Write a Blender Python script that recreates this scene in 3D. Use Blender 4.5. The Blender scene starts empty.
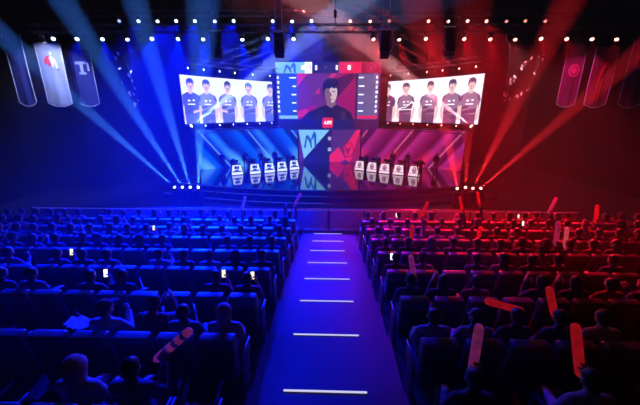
import bpy, bmesh, math, random
import numpy as np
from mathutils import Vector, Matrix, Quaternion

random.seed(7)
SC = bpy.context.scene
COL = SC.collection
V = Vector
PI = math.pi

# ------------------------------------------------------------------ camera
F_PX, PITCH, YAW = 310.0, math.radians(16.6), math.radians(1.7)
CAM = V((0, 0, 6.6))
cam_d = bpy.data.cameras.new('camera')
cam = bpy.data.objects.new('camera', cam_d)
COL.objects.link(cam)
cam.location = CAM
cam.rotation_euler = (PI / 2 - PITCH, 0, YAW)
cam_d.sensor_width = 36
cam_d.lens = F_PX / 640 * 36
cam_d.clip_end = 200
SC.camera = cam
RM = cam.rotation_euler.to_matrix()


def P(px, py, Y):
    """the point of the place seen at a pixel, at forward distance Y"""
    d = RM @ V(((px - 320) / F_PX, -(py - 202.5) / F_PX, -1))
    return CAM + d * (Y / d.y)


def PD(px, py, depth):
    """the point seen at a pixel, at a distance along the line of sight"""
    return CAM + RM @ V(((px - 320) / F_PX, -(py - 202.5) / F_PX, -1)) * depth


def px_of(p):
    q = RM.transposed() @ (V(p) - CAM)
    return 320 - F_PX * q.x / q.z, 202.5 + F_PX * q.y / q.z


# ------------------------------------------------------------------ materials
def nodes_of(name):
    m = bpy.data.materials.new(name)
    m.use_nodes = True
    nt = m.node_tree
    nt.nodes.clear()
    out = nt.nodes.new('ShaderNodeOutputMaterial')
    return m, nt, out


def pbr(name, col, rough=.6, metal=0., var=.25, scale=12., bump=.0, spec=.5, alpha=1., trans=0., coat=0., lit=0.):
    m, nt, out = nodes_of(name)
    b = nt.nodes.new('ShaderNodeBsdfPrincipled')
    tc = nt.nodes.new('ShaderNodeTexCoord')
    n = nt.nodes.new('ShaderNodeTexNoise')
    n.inputs['Scale'].default_value = scale
    n.inputs['Detail'].default_value = 4
    nt.links.new(tc.outputs['Object'], n.inputs['Vector'])
    r = nt.nodes.new('ShaderNodeValToRGB')
    r.color_ramp.elements[0].position = .3
    r.color_ramp.elements[1].position = .7
    r.color_ramp.elements[0].color = (*[c * (1 - var) for c in col], 1)
    r.color_ramp.elements[1].color = (*[min(1, c * (1 + var)) for c in col], 1)
    nt.links.new(n.outputs['Fac'], r.inputs['Fac'])
    nt.links.new(r.outputs['Color'], b.inputs['Base Color'])
    b.inputs['Roughness'].default_value = rough
    b.inputs['Metallic'].default_value = metal
    b.inputs['Specular IOR Level'].default_value = spec
    b.inputs['Alpha'].default_value = alpha
    b.inputs['Coat Weight'].default_value = coat
    if bump:
        bp = nt.nodes.new('ShaderNodeBump')
        bp.inputs['Strength'].default_value = bump
        bp.inputs['Distance'].default_value = .01
        nt.links.new(n.outputs['Fac'], bp.inputs['Height'])
        nt.links.new(bp.outputs['Normal'], b.inputs['Normal'])
    if lit:
        nt.links.new(r.outputs['Color'], b.inputs['Emission Color'])
        b.inputs['Emission Strength'].default_value = lit
    if trans:
        t = nt.nodes.new('ShaderNodeBsdfTranslucent')
        nt.links.new(r.outputs['Color'], t.inputs['Color'])
        mx = nt.nodes.new('ShaderNodeMixShader')
        mx.inputs['Fac'].default_value = trans
        nt.links.new(b.outputs[0], mx.inputs[1])
        nt.links.new(t.outputs[0], mx.inputs[2])
        nt.links.new(mx.outputs[0], out.inputs['Surface'])
    else:
        nt.links.new(b.outputs[0], out.inputs['Surface'])
    return m


def glow(name, col, strength=1., sample=True):
    m, nt, out = nodes_of(name)
    e = nt.nodes.new('ShaderNodeEmission')
    e.inputs['Color'].default_value = (*col, 1)
    e.inputs['Strength'].default_value = strength
    nt.links.new(e.outputs[0], out.inputs['Surface'])
    if not sample:
        m.cycles.emission_sampling = 'NONE'
    return m


def led_bands(name, stops, a, b, k, strength, patch):
    """picture on an LED wall: slanting bands over the wall's own UVs plus bright patches near its foot"""
    m, nt, out = nodes_of(name)
    L = nt.links.new
    uv = nt.nodes.new('ShaderNodeUVMap')
    uv.uv_map = 'UVMap'
    sp = nt.nodes.new('ShaderNodeSeparateXYZ')
    L(uv.outputs[0], sp.inputs[0])

    def mth(op, x, y=None, z=None):
        n = nt.nodes.new('ShaderNodeMath')
        n.operation = op
        for i, q in enumerate((x, y, z)):
            if q is None:
                continue
            if isinstance(q, (int, float)):
                n.inputs[i].default_value = q
            else:
                L(q, n.inputs[i])
        return n.outputs[0]
    s = mth('ADD', mth('MULTIPLY', sp.outputs[0], a), mth('MULTIPLY', sp.outputs[1], b))
    fr = mth('FRACT', mth('MULTIPLY', s, k))
    r = nt.nodes.new('ShaderNodeValToRGB')
    while len(r.color_ramp.elements) < len(stops):
        r.color_ramp.elements.new(.5)
    for el, (p, c) in zip(r.color_ramp.elements, stops):
        el.position = p
        el.color = (*c, 1)
    L(fr, r.inputs['Fac'])
    # bright slanted patches low on the wall
    w = mth('SINE', mth('MULTIPLY', mth('ADD', sp.outputs[0], mth('MULTIPLY', sp.outputs[1], .28)), 19.))
    low = mth('SUBTRACT', 1.0, mth('MULTIPLY', sp.outputs[1], 1.9))
    f = mth('MULTIPLY', mth('MAXIMUM', w, 0.), mth('MAXIMUM', low, 0.))
    mx = nt.nodes.new('ShaderNodeMix')
    mx.data_type = 'RGBA'
    L(mth('MULTIPLY', f, .9), mx.inputs[0])
    L(r.outputs[0], mx.inputs[6])
    mx.inputs[7].default_value = (*patch, 1)
    e = nt.nodes.new('ShaderNodeEmission')
    e.inputs['Strength'].default_value = strength
    L(mx.outputs[2], e.inputs['Color'])
    L(e.outputs[0], out.inputs['Surface'])
    return m


SCR = 1.38     # brightness of the LED screens
M = dict(
    black=pbr('black_paint', (.012, .012, .014), .7),
    wall=pbr('dark_wall', (.002, .002, .0025), .95, bump=.2, spec=.1),
    floor=pbr('arena_floor_paint', (.03, .03, .035), .5),
    stage=pbr('glossy_black_stage', (.006, .006, .008), .07, var=.1, coat=.6),
    carpet=pbr('aisle_carpet', (.085, .085, .092), .95, var=.3, scale=55, bump=.5, spec=.1),
    tier=pbr('tier_carpet', (.03, .03, .033), .95, var=.3, scale=40, bump=.3, spec=.1),
    seat=pbr('seat_leather', (.055, .055, .06), .45, var=.25, scale=60, bump=.08, spec=.9),
    plastic=pbr('seat_plastic', (.03, .03, .034), .4),
    metal=pbr('black_metal', (.05, .05, .055), .4, .8),
    alu=pbr('truss_aluminium', (.16, .16, .17), .45, .9),
    steel=pbr('edge_highlight_rigging', (.75, .75, .78), .4),  # pale colour stands in for lamp highlights along the speaker edges
    chrome=pbr('rail_steel', (.6, .6, .63), .25, .7),
    frosted=pbr('frosted_barrier_panel', (.34, .34, .38), .35, trans=.5),
    skin=pbr('skin', (.52, .32, .24), .55, var=.08),
    lip=pbr('lips', (.38, .14, .12), .5, var=.05),
    eye=pbr('dark_eye', (.02, .015, .012), .2, var=.05),
    hair=pbr('black_hair', (.016, .013, .012), .45, var=.5, scale=90, bump=.4),
    trousers=pbr('dark_trousers', (.03, .032, .045), .85),
    shoe=pbr('dark_shoes', (.04, .04, .04), .6),
    lens_b=glow('blue_white_lens', (.55, .72, 1), 7, False),
    lens_r=glow('red_white_lens', (1, .36, .28), 6, False),
    lens_dim_b=glow('dim_blue_lens', (.35, .5, 1), 1.6, False),
    lens_dim_r=glow('dim_red_lens', (1, .3, .25), 1.6, False),
    led=glow('white_led_strip', (.66, .66, 1), .95),
    led_blue=glow('blue_led_strip', (.12, .25, 1), .35),
    led_red=glow('red_led_strip', (1, .06, .12), .10),
    rail_b=glow('blue_rail_light', (.10, .10, .85), .55),
    rail_r=glow('red_rail_light', (.75, .05, .16), .40),
    phone=glow('lit_phone_screen', (.8, .88, 1), 2.2),
    phone_warm=glow('warm_phone_screen', (1, .8, .55), 1.4),
    stick_red=pbr('red_glowing_plastic', (.85, .02, .04), .25, trans=.5, lit=.30),  # clap sticks: glow added to the plastic so they look brighter
    stick_pink=pbr('pink_glowing_plastic', (.80, .12, .40), .25, trans=.5, lit=.14),
    stick_white=pbr('white_glowing_plastic', (.8, .78, .85), .25, trans=.5, lit=.06),
    paper=pbr('pleated_silver_paper', (.88, .88, .92), .35, trans=.6),
    ban_white=pbr('white_banner_cloth', (.50, .52, .62), .8, var=.05, trans=.3),
    ban_blue=pbr('blue_banner_cloth', (.05, .06, .28), .8, var=.1, trans=.3),
    ban_red=pbr('crimson_banner_cloth', (.34, .05, .10), .8, var=.1, trans=.3),
    ban_plum=pbr('plum_banner_cloth', (.32, .05, .20), .8, var=.1, trans=.3),
    ban_edge=pbr('pale_banner_hem', (.75, .72, .80), .7, var=.05),
    em_red=pbr('red_emblem_print', (.8, .06, .06), .7, var=.05),
    em_white=pbr('white_emblem_print', (.9, .9, .9), .7, var=.05),
    em_pink=pbr('pink_emblem_print', (.85, .12, .32), .7, var=.05),
    em_pale=pbr('pale_blue_emblem_print', (.45, .5, .8), .7, var=.05),
    flake=pbr('white_flake', (.9, .9, .92), .3, 0, var=.05),
)
JACKETS = [('black', pbr('black_jacket', (.018, .018, .022), .85)),
           ('dark grey', pbr('dark_grey_jacket', (.045, .045, .05), .85)),
           ('grey', pbr('grey_jacket', (.11, .11, .12), .85)),
           ('navy', pbr('navy_jacket', (.03, .04, .13), .85)),
           ('pale', pbr('pale_jacket', (.30, .29, .30), .85)),
           ('maroon', pbr('maroon_jacket', (.16, .03, .04), .85))]


def E(name, col, s=SCR, sample=False):
    return glow(name, col, s, sample)


S_ = dict(
    white=E('screen_white', (.80, .86, 1.0), SCR, True),
    whiteR=E('screen_white_warm', (.88, .86, .98), SCR, True),
    skin=E('screen_skin', (.72, .50, .50)),
    hair=E('screen_hair', (.05, .05, .13)),
    jerA=E('screen_jersey_slate', (.22, .25, .52)),
    jerA2=E('screen_jersey_slate_dark', (.07, .09, .30)),
    jerB=E('screen_jersey_mauve', (.24, .15, .28)),
    jerB2=E('screen_jersey_mauve_dark', (.11, .04, .12)),
    jean=E('screen_jeans', (.10, .14, .42)),
    jeanB=E('screen_jeans_dark', (.12, .05, .14)),
    mark=E('screen_mark_white', (.9, .92, 1.0), 1.7),
    cyan=E('screen_light_cyan', (.22, .56, .90), 1.2, True),
    navy=E('screen_navy', (.01, .04, .28), 1.0),
    navy2=E('screen_deep_navy', (.012, .015, .13), 1.0),
    teal=E('screen_blue_logo', (.01, .12, .45), 1.0),
    slate=E('screen_slate_column', (.13, .13, .36), 1.0),
    blucol=E('screen_blue_column', (.02, .10, .50), 1.0),
    crim=E('screen_crimson', (.85, .02, .12), 1.1, True),
    crimd=E('screen_dark_crimson', (.38, .01, .07), 1.0),
    mag=E('screen_magenta', (.38, .012, .12), 1.0, True),
    magb=E('screen_bright_magenta', (.70, .03, .20), 1.0),
    plum=E('screen_plum', (.07, .012, .09), 1.0),
    violet=E('screen_violet', (.17, .03, .20), 1.0, True),
    hood=E('screen_black_hoodie', (.015, .012, .05), 1.0),
    hoodl=E('screen_hoodie_fold', (.04, .03, .10), 1.0),
    face=E('screen_pale_face', (.72, .52, .58), 1.1),
    facesh=E('screen_shaded_face', (.30, .14, .20), 1.0),
    shade=E('screen_face_features', (.18, .06, .12), 1.0),
    badge=E('screen_badge_red', (.80, .02, .07), 1.1),
    glyph=E('screen_glyph', (.62, .55, .85), 1.1),
    deskw=E('desk_front_white', (.72, .84, 1.0), 1.3, True),
    deskr=E('desk_front_pinkish_white', (1.0, .72, .84), 1.1, True),
    deske=E('desk_emblem_dark', (.02, .05, .22), 1.0),
    deskf=E('desk_emblem_plum', (.14, .03, .12), 1.0),
)
S_['wallL'] = led_bands('blue_led_wall', [(0, (.0, .008, .08)), (.2, (.0, .03, .34)), (.42, (.0, .10, .68)),
                                          (.5, (.0, .010, .14)), (.62, (.0, .014, .18)), (.66, (.12, .32, .9)), (.69, (.0, .014, .20)),
                                          (.86, (.02, .18, .8)), (1, (.0, .015, .16))],
                        2.2, .62, 1.0, 1.3, (.12, .50, .95))
S_['wallR'] = led_bands('crimson_led_wall', [(0, (.06, .002, .04)), (.2, (.18, .006, .09)), (.42, (.36, .02, .21)),
                                             (.5, (.07, .002, .045)), (.62, (.10, .003, .06)), (.66, (.60, .12, .30)), (.69, (.10, .003, .06)),
                                             (.86, (.36, .02, .22)), (1, (.10, .004, .07))],
                        2.2, .62, 1.0, 1.15, (.90, .015, .07))


# ------------------------------------------------------------------ mesh tools
class MB:
    """collects shapes into one mesh"""

    def __init__(self):
        self.v, self.f, self.m, self.sm, self.uv = [], [], [], [], {}

    def add(self, vs, fs, mat=0, smooth=False):
        o = len(self.v)
        self.v += [tuple(p) for p in vs]
        for f in fs:
            self.f.append(tuple(i + o for i in f))
            self.m.append(mat)
            self.sm.append(smooth)

    def box(self, c, s, mat=0, rot=None, bev=0., seg=2):
        bm = bmesh.new()
        bmesh.ops.create_cube(bm, size=1)
        for q in bm.verts:
            q.co = V((q.co.x * s[0], q.co.y * s[1], q.co.z * s[2]))
        if bev:
            bmesh.ops.bevel(bm, geom=bm.edges[:], offset=bev, segments=seg, affect='EDGES', profile=.5)
        bm.verts.index_update()
        R = rot.to_3x3() if rot else Matrix.Identity(3)
        self.add([R @ q.co + V(c) for q in bm.verts], [[q.index for q in f.verts] for f in bm.faces], mat, bool(bev))
        bm.free()

    def tube(self, a, b, ra, rb=None, n=10, mat=0, smooth=True, caps=True):
        rb = ra if rb is None else rb
        a, b = V(a), V(b)
        d = (b - a).normalized()
        q = V((0, 0, 1)).rotation_difference(d)
        vs, fs = [], []
        for p, r in ((a, ra), (b, rb)):
            for i in range(n):
                t = 2 * PI * i / n
                vs.append(p + q @ V((r * math.cos(t), r * math.sin(t), 0)))
        for i in range(n):
            j = (i + 1) % n
            fs.append((i, j, n + j, n + i))
        self.add(vs, fs, mat, smooth)
        if caps:
            self.add(vs[:n], [tuple(range(n))[::-1]], mat)
            self.add(vs[n:], [tuple(range(n))], mat)

    def lathe(self, prof, mat=0, n=20, M4=None, smooth=True):
        vs, fs = [], []
        for r, z in prof:
            for i in range(n):
                t = 2 * PI * i / n
                p = V((r * math.cos(t), r * math.sin(t), z))
                vs.append(M4 @ p if M4 else p)
        for k in range(len(prof) - 1):
            for i in range(n):
                j = (i + 1) % n
                fs.append((k * n + i, k * n + j, (k + 1) * n + j, (k + 1) * n + i))
        fs.append(tuple(range(n))[::-1])
        fs.append(tuple((len(prof) - 1) * n + i for i in range(n)))
        self.add(vs, fs, mat, smooth)

    def sphere(self, c, r, mat=0, nu=12, nv=8, R=None):
        r = (r, r, r) if isinstance(r, (int, float)) else r
        vs = []
        for k in range(nv + 1):
            ph = PI * k / nv
            for i in range(nu):
                t = 2 * PI * i / nu
                p = V((r[0] * math.sin(ph) * math.cos(t), r[1] * math.sin(ph) * math.sin(t), r[2] * math.cos(ph)))
                vs.append((R @ p if R else p) + V(c))
        fs = []
        for k in range(nv):
            for i in range(nu):
                j = (i + 1) % nu
                fs.append((k * nu + i, (k + 1) * nu + i, (k + 1) * nu + j, k * nu + j))
        self.add(vs, fs, mat, True)

    def prism(self, front, back, mat=0, side=None):
        n = len(front)
        fs = [tuple(range(n)), tuple(range(n, 2 * n))[::-1]] + [(i, n + i, n + (i + 1) % n, (i + 1) % n) for i in range(n)]
        self.add(list(front) + list(back), fs[:2], mat)
        self.add(list(front) + list(back), fs[2:], mat if side is None else side)

    def mesh(self, name, mats):
        me = bpy.data.meshes.new(name)
        me.from_pydata(self.v, [], self.f)
        for m in (mats if isinstance(mats, (list, tuple)) else [mats]):
            me.materials.append(m)
        me.polygons.foreach_set('material_index', self.m)
        me.polygons.foreach_set('use_smooth', self.sm)
        bm = bmesh.new()
        bm.from_mesh(me)
        bmesh.ops.remove_doubles(bm, verts=bm.verts, dist=1e-5)
        bmesh.ops.recalc_face_normals(bm, faces=bm.faces)
        bm.to_mesh(me)
        bm.free()
        return me

    def build(self, name, mats, parent=None, loc=None):
        o = bpy.data.objects.new(name, self.mesh(name, mats))
        COL.objects.link(o)
        if parent:
            o.parent = parent
        if loc is not None:
            o.location = loc
        return o


def tag(o, label=None, cat=None, group=None, kind=None):
    for k, x in (('label', label), ('category', cat), ('group', group), ('kind', kind)):
        if x:
            o[k] = x
    return o


def empty(name, loc=(0, 0, 0), rz=0., label=None, cat=None, group=None):
    o = bpy.data.objects.new(name, None)
    COL.objects.link(o)
    o.location = loc
    o.rotation_euler = (0, 0, rz)
    return tag(o, label, cat, group)


def child(name, me, parent, loc=(0, 0, 0), rot=None, quat=None):
    o = bpy.data.objects.new(name, me)
    COL.objects.link(o)
    o.parent = parent
    o.location = loc
    if rot:
        o.rotation_euler = rot
    if quat:
        o.rotation_mode = 'QUATERNION'
        o.rotation_quaternion = quat
    return o


def structure(mb, name, mats):
    o = mb.build(name, mats)
    o['kind'] = 'structure'
    return o


ORD = ('zeroth first second third fourth fifth sixth seventh eighth ninth tenth eleventh twelfth thirteenth fourteenth fifteenth '
       'sixteenth seventeenth eighteenth nineteenth twentieth twenty-first twenty-second twenty-third twenty-fourth').split()

# ------------------------------------------------------------------ the hall
XW, YB, YR, ZC = 24., 40., -7., 17.5


def slab(name, lo, hi, mat):
    mb = MB()
    mb.box([(a + b) / 2 for a, b in zip(lo, hi)], [b - a for a, b in zip(lo, hi)])
    return structure(mb, name, mat)


slab('floor', (-XW, YR, -.3), (XW, YB, 0), M['floor'])
slab('ceiling', (-XW, YR, ZC), (XW, YB, ZC + .3), M['wall'])
slab('wall_left', (-XW - .3, YR, -.3), (-XW, YB, ZC + .3), M['wall'])
slab('wall_right', (XW, YR, -.3), (XW + .3, YB, ZC + .3), M['wall'])
slab('wall_back', (-XW, YB, -.3), (XW, YB + .3, ZC + .3), M['wall'])
slab('wall_front', (-XW, YR - .3, -.3), (XW, YR, ZC + .3), M['wall'])

# seating tiers and the stepped aisle
H0, SLOPE = 3.37, .137


def floor_z(Y):
    return 6.6 - (H0 + SLOPE * Y)


LED_PX = [(390, 0), (334, 1), (300.5, 2), (278.5, 3), (262.5, 4), (250.5, 5), (241, 6), (233.6, 7)]
STEP_Y = [3.49 + 1.26 * k for k in range(8)]
STEP_Z = []
for (py, k) in LED_PX:
    STEP_Z.append(P(325, py, STEP_Y[k]).z)
AISLE = 1.12
mb = MB()
for k in range(8):
    y0 = YR + .02 if k == 0 else STEP_Y[k - 1] - .0
    mb.box((0, (y0 + STEP_Y[k]) / 2, STEP_Z[k] / 2), (2 * AISLE, STEP_Y[k] - y0, STEP_Z[k]))
LANDING_Z = STEP_Z[7] - .14
BAR_Y = 13.15
mb.box((0, (STEP_Y[7] + BAR_Y + .1) / 2, LANDING_Z / 2), (2 * AISLE, BAR_Y + .1 - STEP_Y[7], LANDING_Z))
structure(mb, 'floor_aisle', M['carpet'])

ROW_Y = {r: 3.3 + 1.18 * r for r in range(-1, 7)}      # where the tops of the seat backs stand
ROW_Z = {r: floor_z(ROW_Y[r] + .15) for r in ROW_Y}
XS = 15.
for sx, nm in ((-1, 'left'), (1, 'right')):
    mb = MB()
    for r in range(-1, 7):
        y0 = YR + .02 if r == -1 else ROW_Y[r] - .22
        y1 = ROW_Y[r] - .22 + 1.18
        mb.box((sx * (AISLE + .01 + XS) / 2, (y0 + y1) / 2, ROW_Z[r] / 2), (XS - AISLE - .01, y1 - y0, ROW_Z[r]))
    y0 = ROW_Y[6] - .22 + 1.18
    mb.box((sx * (AISLE + .01 + XS) / 2, (y0 + BAR_Y + .1) / 2, LANDING_Z / 2), (XS - AISLE - .01, BAR_Y + .1 - y0, LANDING_Z))
    structure(mb, 'floor_tier_' + nm, M['tier'])

# step lights: lit strips on the nosing of each step
for k in range(8):
    mb = MB()
    mb.box((0, 0, .008), (1.19, .026, .016), bev=.004)
    o = mb.build('step_light', M['led'], loc=(-.03, STEP_Y[k] - .03, STEP_Z[k] + .001))
    tag(o, f'glowing white strip on the edge of the {ORD[8 - k]} aisle step up from the barrier', 'step light', 'step lights down the aisle')

# barrier in front of the first row
def barrier(x0, x1, label):
    h = .98
    z = LANDING_Z
    t = empty('barrier', ((x0 + x1) / 2, BAR_Y, z), 0, label, 'barrier', 'barriers before the front row')
    w = x1 - x0
    n = max(1, round(w / 1.6))
    for i in range(n):
        b = MB()
        b.box((-w / 2 + (i + .5) * w / n, 0, .50), (w / n - .07, .03, .80), bev=.006)
        b.build('panel', M['frosted'], t)
    for i in range(n + 1):
        b = MB()
        b.box((-w / 2 + i * w / n, 0, .46), (.05, .06, .92), bev=.008)
        b.build('post', M['metal'], t)
    b = MB()
    b.tube((-w / 2, 0, .955), (w / 2, 0, .955), .028, n=12)
    b.build('handrail', M['chrome'], t)
    b = MB()
    b.box((0, -.02, .915), (w - .1, .012, .02))
    b.build('light_strip', M['rail_b' if x0 < 0 else 'rail_r'], t)
    return t


barrier(-13.6, -.03, 'frosted panel barrier with steel handrail left of the aisle')
barrier(.03, 10.9, 'frosted panel barrier with steel handrail right of the aisle')

# ------------------------------------------------------------------ stage
SR, SCY = 33., 21.6 + 33.
STAGE_Z = 1.1


def stage_poly(front, hw=12.2, n=28):
    R = SCY - front
    pts = []
    for i in range(n + 1):
        x = -hw + 2 * hw * i / n
        pts.append((x, SCY - math.sqrt(R * R - x * x)))
    return pts + [(hw, 36.5), (-hw, 36.5)]


for (front, z, hw, nm) in ((21.6, STAGE_Z, 12.0, 'floor_stage'), (21.15, .78, 12.5, 'floor_stage_step'), (20.7, .40, 13.0, 'floor_stage_step')):
    mb = MB()
    pl = stage_poly(front, hw)
    zlo = 0.002 if z < .5 else (.402 if z < 1 else .782)
    mb.prism([(x, y, z) for x, y in pl], [(x, y, zlo) for x, y in pl])
    structure(mb, nm, M['stage'])
    for sx, mat in ((-1, M['led_blue']), (1, M['led_red'])):
        mb = MB()
        arc = [p for p in pl[:-2] if p[0] * sx >= -1e-6]
        for (xa, ya), (xb, yb) in zip(arc[:-1], arc[1:]):
            mb.tube((xa, ya - .012, z - .05), (xb, yb - .012, z - .05), .014, n=6)
        structure(mb, f'trim_{1 + [1.1, .78, .4].index(z) * 2 + (sx > 0)}', mat)


# ------------------------------------------------------------------ LED screens
def wing_fn(sx, inner, outer, bulge):
    a, b = V((sx * outer[0], outer[1], 0)), V((sx * inner[0], inner[1], 0))
    d = (b - a)
    nrm = V((sx * abs(d.y), abs(d.x), 0)).normalized()    # away from the audience

    def at(u, off=0.):
        u2 = min(1, max(0, u))
        p = a.lerp(b, u) + nrm * bulge * 4 * u2 * (1 - u2)
        return p - nrm * off
    at.length = d.length
    return at


def curved_panel(at, z0, z1, name, front, back, parent=None, n=20, th=.22):
    vs, fs, mi, uvs = [], [], [], []
    for i in range(n + 1):
        u = i / n
        for off in (0, -th):
            p = at(u, off)
            vs += [(p.x, p.y, z0), (p.x, p.y, z1)]
    for i in range(n):
        a, b = 4 * i, 4 * i + 4
        for f, m, uv in (((a, b, b + 1, a + 1), 0, ((i / n, 0), ((i + 1) / n, 0), ((i + 1) / n, 1), (i / n, 1))),
                         ((a + 2, a + 3, b + 3, b + 2), 1, None), ((a + 1, b + 1, b + 3, a + 3), 1, None), ((a, a + 2, b + 2, b), 1, None)):
            fs.append(f)
            mi.append(m)
            uvs.append(uv or ((0, 0),) * 4)
    fs += [(0, 1, 3, 2), (4 * n, 4 * n + 2, 4 * n + 3, 4 * n + 1)]
    mi += [1, 1]
    uvs += [((0, 0),) * 4] * 2
    me = bpy.data.meshes.new(name)
    me.from_pydata(vs, [], fs)
    me.materials.append(front)
    me.materials.append(back)
    me.polygons.foreach_set('material_index', mi)
    ul = me.uv_layers.new(name='UVMap')
    for poly, uv in zip(me.polygons, uvs):
        for li, q in zip(poly.loop_indices, uv):
            ul.data[li].uv = q
    o = bpy.data.objects.new(name, me)
    COL.objects.link(o)
    if parent:
        o.parent = parent
    return o


class Flat:
    """pictures on a screen: thin raised shapes laid on the screen's surface, S(a, b, off) maps picture units to the place"""

    def __init__(self, S, step=.006):
        self.S, self.k, self.step, self.mb, self.mats = S, 0, step, MB(), []

    def mi(self, m):
        if m not in self.mats:
            self.mats.append(m)
        return self.mats.index(m)

    def poly(self, pts, mat, keep=False):
        if not keep:
            self.k += 1
        o = .012 + self.k * self.step
        self.mb.prism([self.S(a, b, o) for a, b in pts], [self.S(a, b, o - self.step * .9) for a, b in pts], self.mi(mat))

    def rect(self, a0, b0, a1, b1, mat, keep=False):
        self.poly([(a0, b0), (a1, b0), (a1, b1), (a0, b1)], mat, keep)

    def disc(self, a, b, ra, rb, mat, n=20, t0=0., t1=2 * PI, keep=False):
        full = abs(t1 - t0 - 2 * PI) < 1e-6
        self.poly([(a + ra * math.cos(t0 + (t1 - t0) * i / (n if full else n - 1)), b + rb * math.sin(t0 + (t1 - t0) * i / (n if full else n - 1))) for i in range(n)], mat, keep)

    def ring(self, a, b, r0, r1, mat, n=24, asp=1., t0=0., t1=2 * PI):
        self.k += 1
        for i in range(n):
            ta, tb = t0 + (t1 - t0) * i / n, t0 + (t1 - t0) * (i + 1) / n
            q = [(a + asp * r * math.cos(t), b + r * math.sin(t)) for r, t in ((r0, ta), (r1, ta), (r1, tb), (r0, tb))]
            self.poly(q, mat, keep=True)

    def build(self, name, parent):
        return self.mb.build(name, self.mats, parent)


def m_logo(F, a, b, w, h, mat):
    """the slanted letter-m mark of the blue team"""
    X, Yy = lambda t: a + t * w, lambda t: b + t * h
    F.poly([(X(0), Yy(0)), (X(.14), Yy(0)), (X(.34), Yy(.78)), (X(.18), Yy(.70))], mat)
    F.poly([(X(.18), Yy(.70)), (X(.34), Yy(.78)), (X(.56), Yy(.52)), (X(.46), Yy(.30))], mat, True)
    F.poly([(X(.46), Yy(.30)), (X(.56), Yy(.0)), (X(.66), Yy(0)), (X(.60), Yy(.55))], mat, True)
    F.poly([(X(.46), Yy(.30)), (X(.82), Yy(1)), (X(.98), Yy(.82)), (X(.62), Yy(.42))], mat)
    F.poly([(X(.80), Yy(.95)), (X(1), Yy(.82)), (X(1), Yy(0)), (X(.86), Yy(0))], mat, True)


def ring_logo(F, a, b, r, mat, mat2, asp=1.):
    """the round team mark of the red team: a ring with a horned head inside"""
    F.ring(a, b, r * .86, r, mat, asp=asp)
    F.poly([(a - r * .5 * asp, b + r * .55), (a - r * .35 * asp, b - r * .1), (a, b - r * .7), (a + r * .35 * asp, b - r * .1), (a + r * .5 * asp, b + r * .55),
            (a + r * .2 * asp, b + r * .2), (a - r * .2 * asp, b + r * .2)], mat2)


def portrait(F, c, jer, jer2, jean, crossed=False, turn=0., arm=.0, hs=1.):
    """a player standing half-length in a jersey; c is the middle, units of screen height"""
    Q = lambda pts: [(c + x, y) for x, y in pts]
    F.poly(Q([(-.165, 0), (.165, 0), (.17, .26), (-.17, .26)]), jean)
    # arms
    F.poly(Q([(-.205, .50), (-.262, .30), (-.235, .12), (-.185, .06), (-.165, .12), (-.20, .30), (-.15, .46)]), S_['skin'])
    F.poly(Q([(.205, .50), (.15, .46), (.20, .30), (.165, .12), (.185, .06), (.235, .12), (.262, .30)]), S_['skin'], True)
    # jersey
    F.poly(Q([(-.175, .20), (.175, .20), (.178, .40), (.215, .38), (.245, .50), (.205, .60), (.07, .665), (-.07, .665), (-.205, .60), (-.245, .50), (-.215, .38), (-.175, .40)]), jer)
    F.poly(Q([(-.17, .19), (.17, .25), (.172, .33), (-.172, .27)]), jer2)
    F.poly(Q([(-.172, .31), (.02, .345), (.0, .40), (-.174, .37)]), jer2, True)
    F.poly(Q([(-.235, .49), (-.20, .58), (-.155, .605), (-.20, .47)]), jer2)
    F.poly(Q([(.235, .49), (.20, .47), (.155, .605), (.20, .58)]), jer2, True)
    F.rect(c - .075, .47, c - .02, .505, S_['mark'])
    F.rect(c + .04, .48, c + .085, .51, S_['mark'], True)
    F.rect(c - .09, .405, c + .09, .425, S_['mark'], True)
    if crossed:
        F.poly(Q([(-.25, .47), (-.20, .33), (.15, .30), (.19, .36), (-.05, .40), (-.16, .50)]), jer)
        F.poly(Q([(.25, .47), (.16, .50), (.05, .38), (-.15, .34), (-.19, .29), (.2, .30)]), S_['mark'])
        F.poly(Q([(.22, .44), (.16, .46), (.04, .36), (-.13, .325), (-.15, .305), (.18, .32)]), jer2)
    if arm:
        F.poly(Q([(arm * .21, .40), (arm * .27, .28), (arm * .03, .22), (arm * .02, .27), (arm * .19, .31)]), S_['skin'])
    # neck and head
    F.poly(Q([(-.045, .63), (.045, .63), (.04, .74), (-.04, .74)]), S_['skin'])
    hx = c + turn * .02
    F.disc(hx, .79, .078 * hs, .108, S_['skin'], keep=False)
    F.poly([(hx + x * hs, y) for x, y in ((-.078, .775), (-.090, .84), (-.082, .90), (-.05, .935), (.0, .948), (.05, .935), (.084, .90), (.090, .84), (.078, .775), (.070, .82),
            (.060, .862), (.035, .835), (.02, .868), (-.01, .832), (-.035, .868), (-.055, .838), (-.068, .815))], S_['hair'])
    F.rect(hx - .046, .776, hx - .022, .785, S_['hair'])
    F.rect(hx + .022, .776, hx + .046, .785, S_['hair'], True)
    F.rect(hx - .022, .722, hx + .022, .730, S_['shade'], True)
    F.poly([(hx - .007, .78), (hx + .007, .78), (hx + .013, .75), (hx - .013, .75)], S_['shade'], True)


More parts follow.
